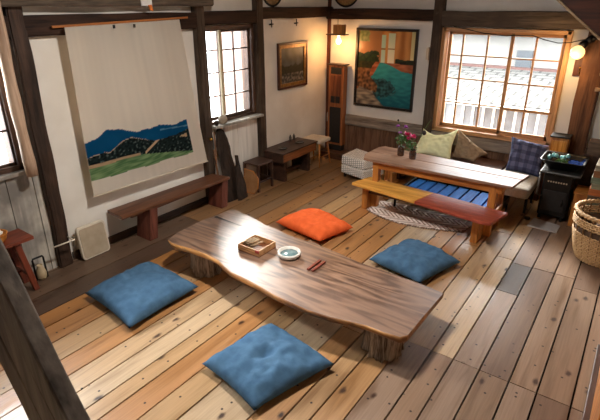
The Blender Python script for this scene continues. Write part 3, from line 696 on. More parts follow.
colgrid('canvas', lambda u, v: (XA+.012, y0+.06+u*(y1-y0-.12), z0+.06+v*(z1-z0-.12)), 40, 36, sp_col, PAINT, f)

# cream stool
s = thing('cream_stool', 'small stool with a cream padded seat and splayed wooden legs in the corner', 'stool', (-3.94, 5.92, 0))
bm = BM(); box(bm, (-4.11, 5.77, .36), (-3.77, 6.07, .42), bev=.018); mk('seat', bm, cloth('cream_pad', '#d8ccba', '#cbbda8'), s)
for x, sx in ((-4.07, -1), (-3.81, 1)):
    for y, sy in ((5.81, -1), (6.03, 1)):
        bm = BM(); tube(bm, [(x, y, .36), (x+.035*sx*(.3 if sx < 0 else 1), y+.04*sy, 0)], [.014, .011], 8); mk('leg', bm, ORW['z'], s)
bm = BM(); tube(bm, [(-3.79, 5.79, .15), (-3.79, 6.055, .15)], .008, 8); mk('stretcher', bm, ORW['y'], s)

# ------------------------------------------------------------------ back wall: step, loudspeaker, painting
bm = BM(); box(bm, (XA+.05, 6.26, 0), (-.80, YB-.04, .10)); struct('trim_21', bm, wood('step_board', '#3a2418', '#6a4832', 'x'), bev=.006)
sp = thing('loudspeaker', 'tall narrow wooden loudspeaker with a black lower grille standing in the corner', 'loudspeaker', (-3.94, 6.42, .10))
bx('plinth', (-4.04, 6.42, .10), (-3.80, 6.53, .19), BLK, sp)
bx('cabinet', (-4.06, 6.43, .19), (-3.79, 6.54, 1.44), SPK, sp)
bx('top_cap', (-4.085, 6.41, 1.44), (-3.765, 6.555, 1.46), DKB, sp)
bx('grille', (-4.025, 6.42, .225), (-3.825, 6.431, .80), BLK, sp); bx('recess_panel', (-4.015, 6.423, .86), (-3.835, 6.431, 1.29), wood('speaker_inner', '#5a2f1c', '#8a5232', 'z'), sp)
bx('dark_slot', (-4.02, 6.421, 1.31), (-3.83, 6.431, 1.41), BLK, sp)
for x in (-3.97, -3.88): bx('driver', (x-.04, 6.413, .87), (x+.035, 6.425, .97), BLK, sp)

f = thing('pool_painting', 'large black framed painting of a turquoise pool with rocks on the back wall', 'painting', (-3.19, YB-.02, .85))
X0, X1, Z0, Z1 = -3.675, -2.705, .845, 1.985
bm = BM(); w_ = .035
for a, b_ in (((X0, Z0), (X1, Z0+w_)), ((X0, Z1-w_), (X1, Z1)), ((X0, Z0+w_), (X0+w_, Z1-w_)), ((X1-w_, Z0+w_), (X1, Z1-w_))): box(bm, (a[0], YB-.045, a[1]), (b_[0], YB-.002, b_[1]))
mk('frame', bm, plain('black_frame', '#241c18', .4, '#1a1411'), f, bev=.003)
def pool_col(u, v):
    # v from bottom 0 to top 1
    n1 = noise.noise(Vector((u*5, v*6, 1))); n2 = noise.noise(Vector((u*22, v*26, 4))); n3 = noise.noise(Vector((u*9, v*30, 9)))
    if v > .60-.02*u:
        if u < .4 and v < .72+.04*n1+.02*n2 and u+.1*n2 < .4: return mixc(lin('#14241a'), lin('#2b3f22'), .5+n2)
        if u > .68 and v < .64+.03*n1: return mixc(lin('#151a14'), lin('#2d3a26'), .5+n2)
        if u < .22 and v > .86 and (u-.1)**2+(v-.93)**2 < .012+.01*n2: return mixc(lin('#5e6b3c'), lin('#8a8a5a'), .5+n2)
        if .42 < u < .5 and v < .95: return mixc(lin('#dfe6d6'), lin('#9cc0a8'), v*1.0) if v > .78 or v < .755 else lin('#8a6a3a')
        if .54 < u < .66 and v < .97: return mixc(lin('#f0e2c6'), lin('#a8c8a6'), (v-.6)*2.2) if abs(v-.77) > .008 else lin('#8a6a3a')
        if .93 < u and v > .62: return mixc(lin('#e9cf98'), lin('#7fae7a'), v-.5)
        if u < .42: return mixc(lin('#b87848'), lin('#8f6540'), min(1, max(0, v*1.2-.4+n1*.3)))
        return mixc(lin('#c98c4a'), lin('#9c5f28'), .5+.5*math.sin(u*34+n1))
    if u < .28+.1*n1+.25*max(0, .5-v) and v > .25-.2*u+.02*n2+.0:
        if v > .50: return mixc(lin('#1a2416'), lin('#41391e'), .5+n2)
        return mixc(lin('#3a2416'), lin('#9c6c44'), max(0, min(1, .42+n2*.9+n3*.4)))
    pool_top = interp([(0, .2), (.3, .42), (.42, .6), (.6, .56), (.8, .49), (1, .47)], u)
    pool_bot = interp([(0, .2), (.2, .34), (.35, .12), (.55, -.02), (1, -.1)], u)
    if v > pool_top+.0:
        return mixc(lin('#8c4626'), lin('#b9704a'), .5+n3)
    if v > pool_bot:
        if ((u-.42)/.3)**2+((v-.24)/.13)**2 < 1+.5*n2: return mixc(lin('#0d2b30'), lin('#3f7478'), max(0, min(1, .3+n2*.9+n3*.4)))
        return mixc(lin('#0c5a68'), lin('#3fa6a2'), max(0, min(1, .4+n3*.35+(v-.3)*1.6)))
    return mixc(lin('#5a5048'), lin('#a8977f'), .5+n3)
colgrid('canvas', lambda u, v: (X0+w_+u*(X1-X0-2*w_), YB-.022, Z0+w_+v*(Z1-Z0-2*w_)), 110, 130, pool_col, attr_mat('glossy_print', .3, .4, .05), f)
bm = BM(); box(bm, (-2.535, YB-.125, 1.60), (-2.50, YB-.0, 1.76), bev=.003); solo('light_switch', bm, CREAM, 'narrow white switch plate beside the post right of the pool painting', 'switch')

# ------------------------------------------------------------------ hanging lamp
l = thing('hanging_lamp', 'hanging lamp with a small wooden box shade and bare glowing bulb in the corner', 'lamp', (-3.83, 6.33, 1.74))
lx, ly = -3.83, 6.33
bm = BM(); tube(bm, [(lx-.03, ly, 2.03), (lx-.03, ly, 2.17), (lx-.03, YB-.1, 2.17)], .004, 6); mk('cord', bm, BLK, l)
bx('shade', (lx-.075, ly-.06, 1.90), (lx+.075, ly+.06, 2.03), wood('lamp_box', '#5a3414', '#a8743a', 'z', 1.5), l)
bx('shade_plate', (lx-.19, ly-.075, 1.885), (lx+.12, ly+.075, 1.90), DKB, l)
bm = BM(); ball(bm, (lx-.01, ly, 1.80), .042, (1, 1, 1.15), 3); tube(bm, [(lx-.01, ly, 1.83), (lx-.01, ly, 1.885)], .018, 12); mk('bulb', bm, glow('bulb_glow', '#ffc878', 6), l)
# ------------------------------------------------------------------ globe wall lamp
l = thing('globe_lamp', 'round amber glowing globe lamp with black socket on the post right of the window', 'lamp', (-.70, 6.40, 1.75))
bm = BM(); ball(bm, (-.715, 6.36, 1.80), .075, (1, 1, 1), 3); mk('globe', bm, glow('globe_glow', '#ffc880', 1.35), l)
bm = BM(); tube(bm, [(-.69, 6.375, 1.865), (-.655, 6.39, 1.915)], [.045, .04], 14); tube(bm, [(-.655, 6.39, 1.915), (-.60, 6.42, 1.955)], [.032, .045], 14); mk('socket', bm, BLKM, l)
bm = BM(); lathe(bm, [(.03, 0), (.055, .01), (.055, .03), (.03, .04)], (-.585, 6.43, 1.935), 18); mk('mounting_box', bm, BLKM, l)
bm = BM(); box(bm, (-.745, YB-.03, 1.52), (-.61, YB-.001, 1.78), bev=.004); pl = thing('hook_board', 'dark red board with a brass hook on the wall below the globe lamp', 'board', (-.68, YB-.02, 1.52)); mk('board', bm, wood('red_brown_board', '#3c1810', '#64301f', 'z'), pl)
bm = BM(); tube(bm, [(-.675, YB-.03, 1.60), (-.675, YB-.055, 1.58), (-.675, YB-.06, 1.555), (-.675, YB-.045, 1.545)], .006, 8); ball(bm, (-.675, YB-.033, 1.615), .012); mk('hook', bm, BRASS, pl)
bm = BM(); P = []
ctrl = [(-2.2, 2.035), (-2.03, 2.01), (-1.8, 1.965), (-1.53, 1.945), (-1.38, 1.955), (-1.24, 1.96), (-1.1, 1.915), (-.95, 1.885), (-.82, 1.895), (-.72, 1.925), (-.6, 1.95)]
for i, (a, b_) in enumerate(ctrl): P.append((a, YB-.11, b_))
tube(bm, P, .006, 6); solo('power_cord', bm, BLK, 'thin black cord sagging across the top of the large window to the globe lamp', 'cord')

# round woven trays high up
def wtray(axis, c, label):
    t_ = thing('woven_tray', label, 'tray', c, 'round woven trays hung above the beams')
    bm = BM(); lathe(bm, [(.0, .012), (.10, .008), (.21, .0), (.21, .008), (.1, .018), (.0, .022)], (0, 0, 0), 36)
    bm2 = BM(); tube(bm2, [(.215*math.cos(k*math.pi/18), .215*math.sin(k*math.pi/18), .006) for k in range(36)], .014, 8, closed=True)
    rot = Matrix.Rotation(R(90), 4, 'X') if axis == 'y' else Matrix.Rotation(R(90), 4, 'Y')
    for b_ in (bm, bm2): bmesh.ops.transform(b_, matrix=rot, verts=b_.verts[:])
    mk('woven_disc', bm, plain('straw', '#a5855a', .7, '#8b6c44', 50, .4), t_, keep=True); mk('rim', bm2, BLK, t_, keep=True)
wtray('y', (-3.875, YB-.03, 2.49), 'round woven tray with dark rim above the hanging lamp')
wtray('x', (XA+.005, 5.20, 2.50), 'round woven tray with dark rim above the beam over the low desk')
# paper tags on the upper beam
tg = thing('paper_tag', 'white paper charm with a small orange tag hanging from the upper left beam', 'tag', (-3.97, 3.09, 2.3))
bx('white_paper', (-4.015, 3.04, 2.29), (-4.003, 3.16, 2.42), WHITE, tg, .001)
bm = BM(); hexa(bm, [(-4.002, 3.125, 2.25), (-3.992, 3.125, 2.25), (-3.992, 3.16, 2.24), (-4.002, 3.16, 2.24), (-4.002, 3.11, 2.295), (-3.992, 3.11, 2.295), (-3.992, 3.145, 2.30), (-4.002, 3.145, 2.30)]); mk('orange_tag', bm, plain('orange_paper', '#e07a30', .6), tg)
for y, l_ in ((5.13, 'small black iron star hook under the beam beside the grey post'), (5.68, 'small black iron hook under the beam left of the hanging lamp')):
    bm = BM(); tube(bm, [(XA+.005, y, 2.06), (XA+.05, y, 2.06)], .01, 6); tube(bm, [(XA+.045, y, 2.025), (XA+.045, y, 2.12)], .007, 6); tube(bm, [(XA+.045, y-.035, 2.065), (XA+.045, y+.035, 2.065)], .008, 6); solo('iron_hook', bm, IRON, l_, 'hook', 'iron hooks under the beam')

# ------------------------------------------------------------------ ottoman
o = thing('ottoman', 'white and black checked ottoman left of the long table', 'ottoman', (-3.05, 5.78, 0))
def check_mat():
    m, nt, b_ = base_mat('checked_fabric', .9, .1)
    tc = N(nt, 'ShaderNodeTexCoord'); br = N(nt, 'ShaderNodeTexBrick', Scale=1.)
    br.offset = 0.; br.inputs['Color1'].default_value = c4('#faf7f0'); br.inputs['Color2'].default_value = c4('#f4f0e8'); br.inputs['Mortar'].default_value = c4('#8a857c')
    br.inputs['Mortar Size'].default_value = .003; br.inputs['Brick Width'].default_value = .028; br.inputs['Row Height'].default_value = .028
    sp_ = N(nt, 'ShaderNodeSeparateXYZ'); nt.links.new(tc.outputs['Object'], sp_.inputs[0])
    ad = N(nt, 'ShaderNodeMath', operation='ADD'); nt.links.new(sp_.outputs[0], ad.inputs[0]); nt.links.new(sp_.outputs[1], ad.inputs[1])
    ad2 = N(nt, 'ShaderNodeMath', operation='ADD'); nt.links.new(sp_.outputs[2], ad2.inputs[0]); nt.links.new(sp_.outputs[1], ad2.inputs[1])
    cb = N(nt, 'ShaderNodeCombineXYZ'); nt.links.new(ad.outputs[0], cb.inputs[0]); nt.links.new(ad2.outputs[0], cb.inputs[1])
    nt.links.new(cb.outputs[0], br.inputs['Vector']); nt.links.new(br.outputs[0], b_.inputs['Base Color']); return m
CHK = check_mat()
oc = [(-3.30, 5.60), (-2.88, 5.50), (-2.74, 5.86), (-3.30, 6.04)]
bm = BM(); hexa(bm, [(*p, .07) for p in oc]+[(*p, .20) for p in oc]); mk('body', bm, CHK, o, bev=.02)
bm = BM(); hexa(bm, [(*p, .205) for p in oc]+[(p[0]*.97-3.03*.03, p[1]*.97+5.75*.03, .31) for p in oc])
bmesh.ops.subdivide_edges(bm, edges=bm.edges[:], cuts=4, use_grid_fill=True)
for v in bm.verts:
    if v.co.z > .3: v.co.z += .022
mk('lid', bm, CHK, o, bev=.02)
for x, y in ((-3.25, 5.65), (-2.92, 5.56), (-2.82, 5.82), (-3.25, 5.97)):
    bx('leg', (x-.015, y-.015, 0), (x+.015, y+.015, .07), BLK, o)

# ------------------------------------------------------------------ long table
t = thing('long_table', 'long wooden table with orange brown legs in front of the large window', 'table', (-1.7, 5.1, 0))
bm = BM(); prism(bm, [(-2.53, 4.82), (-.86, 4.83), (-.83, 5.105), (-2.60, 5.11), (-2.60, 4.98)], .59, .62); mk('top_board', bm, TTOP, t, bev=.005)
bm = BM(); prism(bm, [(-2.60, 5.122), (-.828, 5.117), (-.80, 5.30), (-2.55, 5.43), (-2.60, 5.35)], .59, .62); mk('top_board', bm, TTOP, t, bev=.005)
bm = BM(); prism(bm, [(-1.12, 5.02), (-.88, 5.03), (-.88, 5.04), (-1.12, 5.035)], .6195, .6205); mk('crack', bm, BLK, t)
bx('apron', (-2.44, 4.88, .50), (-.96, 4.905, .59), ORW['x'], t); bx('apron', (-2.44, 5.27, .50), (-.96, 5.29, .59), ORW['x'], t)
bx('apron', (-2.44, 4.905, .50), (-2.42, 5.27, .59), ORW['y'], t); bx('apron', (-.98, 4.905, .50), (-.96, 5.27, .59), ORW['y'], t)
for x in (-2.43, -1.085):
    for y in (4.875, 5.21):
        bx('leg', (x, y, 0), (x+.075, y+.075, .50 if False else .585), ORW['z'], t)
bx('stretcher', (-2.39, 4.945, .22), (-2.365, 5.22, .27), ORW['y'], t); bx('stretcher', (-1.02, 4.945, .22), (-.995, 5.22, .27), ORW['y'], t)

# bench of two boards, yellow and red
b = thing('two_tone_bench', 'long low bench half yellow and half red in front of the long table', 'bench', (-1.75, 4.72, 0))
zt, zb_ = .34, .305
bm = BM(); hexa(bm, [(x, y, z) for z in (zb_, zt) for x, y in ((-2.60, 4.68), (-1.76, 4.565), (-1.68, 4.93), (-2.52, 4.99))]); mk('yellow_seat_board', bm, YEL, b, bev=.006)['label'] = 'yellow seat board'
bm = BM(); hexa(bm, [(x, y, z) for z in (zb_, zt) for x, y in ((-1.758, 4.565), (-1.0, 4.46), (-.95, 4.47), (-.85, 4.60))] ) if False else prism(bm, [(-1.757, 4.565), (-1.02, 4.455), (-.93, 4.475), (-.855, 4.83), (-1.677, 4.93)], zb_, zt); mk('red_seat_board', bm, REDW, b, bev=.006)['label'] = 'red seat board'
for x, y in ((-2.50, 4.77), (-1.145, 4.64)):
    bx('leg', (x, y, 0), (x+.07, y+.17, zb_), ORW['z'], b)
bx('stretcher', (-2.43, 4.80, .20), (-1.13, 4.83, .26), wood('dark_stretcher', '#3a2216', '#5e3a22', 'x'), b)

# rug
def rug():
    m, nt, b_ = base_mat('herringbone_rug', .95, .1)
    tc = N(nt, 'ShaderNodeTexCoord'); sp_ = N(nt, 'ShaderNodeSeparateXYZ'); nt.links.new(tc.outputs['Object'], sp_.inputs[0])
    pp = N(nt, 'ShaderNodeMath', operation='PINGPONG'); pp.inputs[1].default_value = .11; nt.links.new(sp_.outputs[1], pp.inputs[0])
    ad = N(nt, 'ShaderNodeMath', operation='MULTIPLY_ADD'); ad.inputs[1].default_value = 1.1; nt.links.new(pp.outputs[0], ad.inputs[0]); nt.links.new(sp_.outputs[0], ad.inputs[2])
    ml = N(nt, 'ShaderNodeMath', operation='MULTIPLY'); ml.inputs[1].default_value = 100.; nt.links.new(ad.outputs[0], ml.inputs[0])
    no = N(nt, 'ShaderNodeTexNoise', Scale=30.); nt.links.new(tc.outputs['Object'], no.inputs['Vector'])
    sn = N(nt, 'ShaderNodeMath', operation='SINE'); nt.links.new(ml.outputs[0], sn.inputs[0])
    a2 = N(nt, 'ShaderNodeMath', operation='MULTIPLY_ADD'); a2.inputs[1].default_value = 1.6; nt.links.new(no.outputs[0], a2.inputs[0]); nt.links.new(sn.outputs[0], a2.inputs[2])
    r = ramp(nt, [(.1, c4('#a08274')), (.9, c4('#e0cdbf'))]); nt.links.new(a2.outputs[0], r.inputs[0]); nt.links.new(r.outputs[0], b_.inputs['Base Color']); bump(nt, b_, a2.outputs[0], .6, .006)
    rg = thing('woven_rug', 'cream and brown herringbone woven rug under the two tone bench', 'rug', (-1.9, 4.95, 0))
    out = [(-2.42, 4.76), (-2.28, 4.69), (-2.1, 4.64), (-1.93, 4.62), (-1.7, 4.66), (-1.45, 4.74), (-1.27, 4.83), (-1.25, 5.0), (-1.5, 5.14), (-2.1, 5.16), (-2.40, 5.1)]
    bm = BM(); prism(bm, out, .002, .016); mk('weave', bm, m, rg, bev=.004)
    bm = BM(); rr = random.Random(2)
    for a, b2 in zip(out[:7], out[1:8]):
        n_ = int(math.hypot(a[0]-b2[0], a[1]-b2[1])/.028)
        for i in range(n_):
            t_ = (i+.5)/n_; x, y = a[0]+(b2[0]-a[0])*t_, a[1]+(b2[1]-a[1])*t_
            tube(bm, [(x, y+.004, .012), (x+rr.uniform(-.006, .006), y-.022, .006)], [.006, .004], 5)
    mk('fringe', bm, plain('rug_fringe', '#a8917f', .9, '#5a4238', 60), rg)['kind'] = 'stuff'
rug()

# blue slatted platform under the table
pb = thing('blue_slatted_platform', 'low black framed platform with bright blue slats under the long table', 'platform', (-1.6, 5.38, 0))
for y in (5.02, 5.66): bx('frame_rail', (-2.20, y, .13), (-1.02, y+.03, .215), BLKM, pb)
for x in (-2.20, -1.05): bx('frame_rail', (x, 5.05, .13), (x+.03, 5.66, .215), BLKM, pb)
for x in (-2.185, -1.04):
    for y in (5.03, 5.67): bx('leg', (x-.012, y-.005, 0), (x+.012, y+.02, .13), BLKM, pb)
BLS = wood('blue_slat_paint', '#084488', '#1466b4', 'y', .8, .7, .15)
x = -2.16
while x < -1.16:
    bx('slat', (x, 5.052, .165), (x+.115, 5.658, .195), BLS, pb, .004); x += .137

# ------------------------------------------------------------------ seating along the back wall
s = thing('seating_bench', 'dark wooden seat running along the back wall under the large window', 'bench', (-1.9, 6.2, .0))
bx('seat', (-2.62, 5.95, .33), (-1.26, 6.50, .37), wood('wall_seat_wood', '#3a2418', '#6b4630', 'x'), s)
for x in (-2.6, -1.95, -1.32): bx('leg', (x, 5.98, 0), (x+.05, 6.24, .33), DKB, s)
s = thing('grey_bench_seat', 'grey upholstered low seat at the right end of the long table', 'seat', (-1.02, 5.65, 0))
bm = BM(); box(bm, (-1.24, 5.50, .26), (-.80, 6.22, .385), bev=.03); mk('seat', bm, GREYC, s)
for x in (-1.2, -.85):
    for y in (5.76, 6.15): bx('leg', (x-.015, y-.015, 0), (x+.015, y+.015, .27), BLKM, s)
def plaid_mat():
    m, nt, b_ = base_mat('plaid_blue', .9, .1)
    uv = N(nt, 'ShaderNodeTexCoord'); sp_ = N(nt, 'ShaderNodeSeparateXYZ'); nt.links.new(uv.outputs['UV'], sp_.inputs[0]); outs = []
    for k in (0, 1):
        ml = N(nt, 'ShaderNodeMath', operation='MULTIPLY'); ml.inputs[1].default_value = 4.; nt.links.new(sp_.outputs[k], ml.inputs[0])
        fr = N(nt, 'ShaderNodeMath', operation='FRACT'); nt.links.new(ml.outputs[0], fr.inputs[0])
        r = ramp(nt, [(.42, (0, 0, 0, 1)), (.5, (1, 1, 1, 1))]); nt.links.new(fr.outputs[0], r.inputs[0]); outs.append(r)
    ad = N(nt, 'ShaderNodeMath', operation='ADD'); nt.links.new(outs[0].outputs[0], ad.inputs[0]); nt.links.new(outs[1].outputs[0], ad.inputs[1])
    hf = N(nt, 'ShaderNodeMath', operation='MULTIPLY'); hf.inputs[1].default_value = .5; nt.links.new(ad.outputs[0], hf.inputs[0])
    r = ramp(nt, [(0, c4('#383c54')), (.5, c4('#484c68')), (1, c4('#5e6280'))]); nt.links.new(hf.outputs[0], r.inputs[0]); nt.links.new(r.outputs[0], b_.inputs['Base Color'])
    return m
cushion('plaid_cushion', [(-1.19, 6.02, .40), (-.80, 6.02, .39), (-.80, 6.32, .71), (-1.24, 6.32, .76)], .08, plaid_mat(), 'blue plaid cushion propped on the grey seat under the right half of the window', (0, -1, .3), 21., flat=False, pinch=.1)
cushion('green_cushion', [(-2.44, 6.08, .385), (-1.90, 6.08, .385), (-1.93, 6.36, .75), (-2.42, 6.36, .69)], .075, GREENC, 'pale green cushion standing on the wall seat beside the flower jars', (0, -1, .3), 25., flat=False, pinch=.10, dip=.10)
cushion('beige_cushion', [(-1.93, 6.22, .385), (-1.62, 6.18, .385), (-1.48, 6.28, .50), (-1.93, 6.38, .74)], .05, BEIGEC, 'slumped beige cushion beside the pale green one on the wall seat', (0, -1, .3), 29., flat=False, pinch=.12)

# flowers in jars
def leafy(bm, c, r, n_, size, seed, squash=1.):
    rr = random.Random(seed)
    for i in range(n_):
        d_ = Vector((rr.gauss(0, 1), rr.gauss(0, 1), rr.gauss(0, 1))).normalized()*r*rr.uniform(.3, 1)
        p = Vector(c)+Vector((d_.x, d_.y, d_.z*squash)); a = Vector((rr.gauss(0, 1), rr.gauss(0, 1), rr.gauss(.4, .6))).normalized(); q = a.cross(Vector((rr.random(), rr.random(), rr.random()))).normalized()
        s_ = size*rr.uniform(.6, 1.2); v = [bm.verts.new(w3) for w3 in (p-a*s_, p+q*s_*.4+a*s_*.1, p+a*s_, p-q*s_*.4+a*s_*.1)]; bm.faces.new(v)
LEAF = plain('leaf_green', '#4f7a35', .6, '#35592a', 30, 0); JAR = plain('jar_brown', '#4a2c1c', .15, '#2c1a12', 20, 0, spec=.8); STEM = plain('stem', '#5a7a3a', .6)
PINK = plain('petal_magenta', '#d6206c', .6, '#c0185c', 20, 0); LIL = plain('petal_lilac', '#c06ac0', .6, '#a050b0', 20, 0); POD = plain('seed_pod', '#2a1c18', .7)
def petals(bm, c, r, n_, rr):
    c = Vector(c)
    for k in range(n_):
        a = 2*math.pi*k/n_+rr.random(); el = rr.uniform(-.1, .9); d_ = Vector((math.cos(a)*math.cos(el), math.sin(a)*math.cos(el), math.sin(el))); q = d_.cross(Vector((0, 0, 1))).normalized()
        v = [bm.verts.new(w3) for w3 in (c, c+d_*r*.6+q*r*.35, c+d_*r, c+d_*r*.6-q*r*.35)]; bm.faces.new(v)
def jar(x, y, label, flowers, mat_f, leaf_c, leaf_r, pods=()):
    o = thing('flower_jar', label, 'flowers', (x, y, .62), 'flower jars on the long table'); z = .62
    bm = BM(); lathe(bm, [(.036, 0), (.042, .01), (.042, .075), (.032, .092), (.036, .10), (.036, .112), (.028, .112), (.028, .09), (.034, .07), (.034, .012)], (x, y, z), 20); mk('jar', bm, JAR, o)
    bm = BM(); leafy(bm, (leaf_c[0], leaf_c[1], leaf_c[2]), leaf_r, 170, .022, int(x*-100)); mk('leaves', bm, LEAF, o)['kind'] = 'stuff'
    rr = random.Random(int(y*100)+int(-x*10)); sb = BM()
    for i, p in enumerate(flowers):
        tube(sb, [(x, y, z+.09), ((x+p[0])/2, (y+p[1])/2, (z+.09+p[2])/2+.01), p[:3]], .0025, 5)
        fb = BM(); 
        for q in range(3): petals(fb, p[:3], p[3]*(1-.2*q), 11, rr)
        mk('flower', fb, mat_f, o)
    for p in pods:
        tube(sb, [(x, y, z+.09), (x*.6+p[0]*.4, y*.5+p[1]*.5, z+.09+(p[2]-z-.09)*.55), p[:3]], .002, 5); fb = BM(); ball(fb, p[:3], p[3], (1, 1, 1.1), 2); mk('seed_pod', fb, POD, o)
    mk('stems', sb, STEM, o)
jar(-2.22, 5.17, 'brown jar with lilac flowers, the left one of the jars on the long table', [(-2.27, 5.15, .97, .035), (-2.18, 5.16, .965, .04), (-2.235, 5.14, .90, .03)], LIL, (-2.22, 5.165, .82), .075, [(-2.32, 5.25, 1.02, .012)])
jar(-2.05, 5.13, 'brown jar with magenta blooms and a dark seed pod on the long table', [(-2.13, 5.10, .90, .055), (-2.06, 5.10, .885, .055), (-2.10, 5.08, .86, .04)], PINK, (-2.08, 5.12, .79), .085, [(-1.965, 5.2, .93, .026), (-1.93, 5.3, 1.08, .010)])

# ------------------------------------------------------------------ stove corner
s = thing('iron_stove', 'black iron stove right of the long table under the globe lamp', 'stove', (-.57, 5.85, 0))
SX0, SX1, SY0, SY1 = -.735, -.41, 5.70, 6.10
bm = BM(); box(bm, (SX0+.02, SY0+.02, .05), (SX1-.01, SY1-.02, .56), bev=.015); mk('body', bm, BLKM, s)
bm = BM(); box(bm, (SX0-.02, SY0-.05, .56), (SX1+.06, SY1, .595), bev=.016); mk('top_plate', bm, plain('stove_grey', '#4a4947', .35, '#3c3b39', 20, .05, metal=.5), s)
bm = BM(); box(bm, (SX0+.05, SY0+.008, .12), (SX1-.04, SY0+.022, .36), bev=.004); mk('door', bm, BLK, s)
for i in range(8): bx('vent', (SX0+.07+i*.026, SY0+.012, .455), (SX0+.085+i*.026, SY0+.021, .47), CREAMD, s, 0)
bm = BM(); tube(bm, [(SX0-.01, SY0-.03, .57), (SX0-.01, SY0-.03, .30), (SX0+.03, SY0+.02, .28)], .010, 8); mk('side_rail', bm, plain('rail_grey', '#6a6864', .3, None, 10, 0, metal=.7), s)
bm = BM(); tube(bm, [(SX1-.07, SY0-.005, .2), (SX1-.07, SY0-.02, .24), (SX1-.07, SY0-.005, .28)], .006, 8); mk('door_handle', bm, IRON, s)
for x in (SX0+.05, SX1-.05):
    for y in (SY0+.05, SY1-.05): bx('leg', (x-.015, y-.015, 0), (x+.015, y+.015, .05), BLKM, s)
bn = thing('black_basin', 'black flared basin of blue cloth and greens on top of the iron stove', 'basin', (-.56, 5.86, .596))
def loopring(bm, cx_, cy_, hx, hy, z, k=5, rad=.05):
    p = []
    for sx, sy, a0 in ((1, 1, 0), (-1, 1, 90), (-1, -1, 180), (1, -1, 270)):
        for i in range(k): a = R(a0+90*i/(k-1)); p.append(bm.verts.new((cx_+sx*(hx-rad)+rad*math.cos(a), cy_+sy*(hy-rad)+rad*math.sin(a), z)))
    return p
bm = BM(); L_ = [loopring(bm, -.56, 5.87, hx, hy, z) for hx, hy, z in ((.12, .11, .596), (.15, .14, .61), (.21, .20, .70), (.225, .215, .715), (.21, .20, .712), (.19, .18, .69), (.15, .14, .625), (.10, .09, .612))]
for A, B in zip(L_, L_[1:]):
    for k in range(len(A)): bm.faces.new([A[k], A[(k+1) % len(A)], B[(k+1) % len(A)], B[k]]).smooth = True
bm.faces.new(L_[0][::-1]); bm.faces.new(L_[-1]); mk('bowl', bm, BLKM, bn)
bm = BM(); G = [[bm.verts.new((-.52+i*.0158, 5.76+j*.022, .672+.035*noise.noise(Vector((i*.5, j*.5, 2)))+.012*noise.noise(Vector((i*1.3, j*1.1, 7)))+.03*max(0, (i-7)/5))) for i in range(11)] for j in range(11)]
for j_ in range(10):
    for i in range(10): bm.faces.new([G[j_][i], G[j_][i+1], G[j_+1][i+1], G[j_+1][i]]).smooth = True
bmesh.ops.solidify(bm, geom=bm.faces[:], thickness=.02); solo('blue_cloth', bm, cloth('blue_cloth', '#2a55b0', '#1c3a80'), 'crumpled bright blue cloth in the black basin', 'cloth')
bm = BM(); leafy(bm, (-.57, 5.76, .70), .065, 110, .022, 5, .45); solo('green_sprigs', bm, LEAF, 'green sprigs at the front of the black basin', 'sprigs')
rr = random.Random(8)
for i in range(6):
    bm = BM(); ball(bm, (-.71+.035*i+rr.uniform(-.01, .01), 5.87+.05*(i % 2), .70+.012*(i % 3)), .024, (1, 1, rr.uniform(.9, 1.4)), 2); solo('glass_float', bm, plain('pale_teal_glass', '#8fc4c4', .12, '#5f9c9e', 20, 0, spec=.9), 'small pale teal glass ball in the black basin', 'glass ball', 'glass balls in the black basin')
# floor plate in front of the stove
bm = BM(); prism(bm, [(-.74, 5.40), (-.44, 5.385), (-.435, 5.60), (-.72, 5.67)], .001, .014); solo('floor_plate', bm, plain('stone_grey', '#b8b2b0', .5, '#aaa4a2', 8), 'flat pale grey stone tile on the floor in front of the stove', 'tile', bev=.002)
bm = BM(); lathe(bm, [(.03, 0), (.035, .015), (.03, .03), (.02, .032)], (-.78, 5.60, 0), 14); solo('iron_cup', bm, BLKM, 'tiny black iron cup beside the grey floor tile', 'cup')
# copper-coloured cupboard behind the stove
cb = thing('narrow_cupboard', 'narrow orange wooden cupboard with a dark top between stove and window', 'cupboard', (-.69, 6.42, 0))
bx('body', (-.79, 6.28, .02), (-.60, 6.47, .83), ORW['z'], cb); bx('top', (-.805, 6.265, .83), (-.59, 6.475, .85), BLK, cb); bx('door', (-.775, 6.268, .06), (-.615, 6.281, .80), wood('cupboard_door', '#b86a24', '#f0a850', 'z', .8, .25), cb)
bx('plinth', (-.78, 6.29, 0), (-.61, 6.47, .02), BLK, cb)
# crate right of the stove
cr = thing('wood_crate', 'orange brown wooden crate between the iron stove and the wicker basket', 'crate', (-.22, 5.83, 0))
bx('body', (-.375, 5.68, 0), (-.06, 5.96, .39), ORW['z'], cr); bx('lid', (-.385, 5.67, .39), (-.05, 5.97, .405), ORW['x'], cr)
# dark stand with a brown box
st = thing('dark_stand', 'tall dark wooden stand in the corner right of the stove', 'stand', (-.3, 6.25, 0))
bx('body', (-.41, 6.14, 0), (-.02, 6.44, .70), DKB, st); bx('top', (-.42, 6.13, .70), (-.01, 6.45, .72), DKB, st)
bc = thing('brown_box', 'brown box with a dark knob on the dark stand in the corner', 'box', (-.25, 6.25, .72))
bx('body', (-.385, 6.15, .721), (-.17, 6.33, .87), wood('box_brown', '#4a382c', '#75604e', 'x'), bc)
bm = BM(); ball(bm, (-.245, 6.2, .885), .016, (1, 1, 1.3)); mk('knob', bm, BLK, bc)
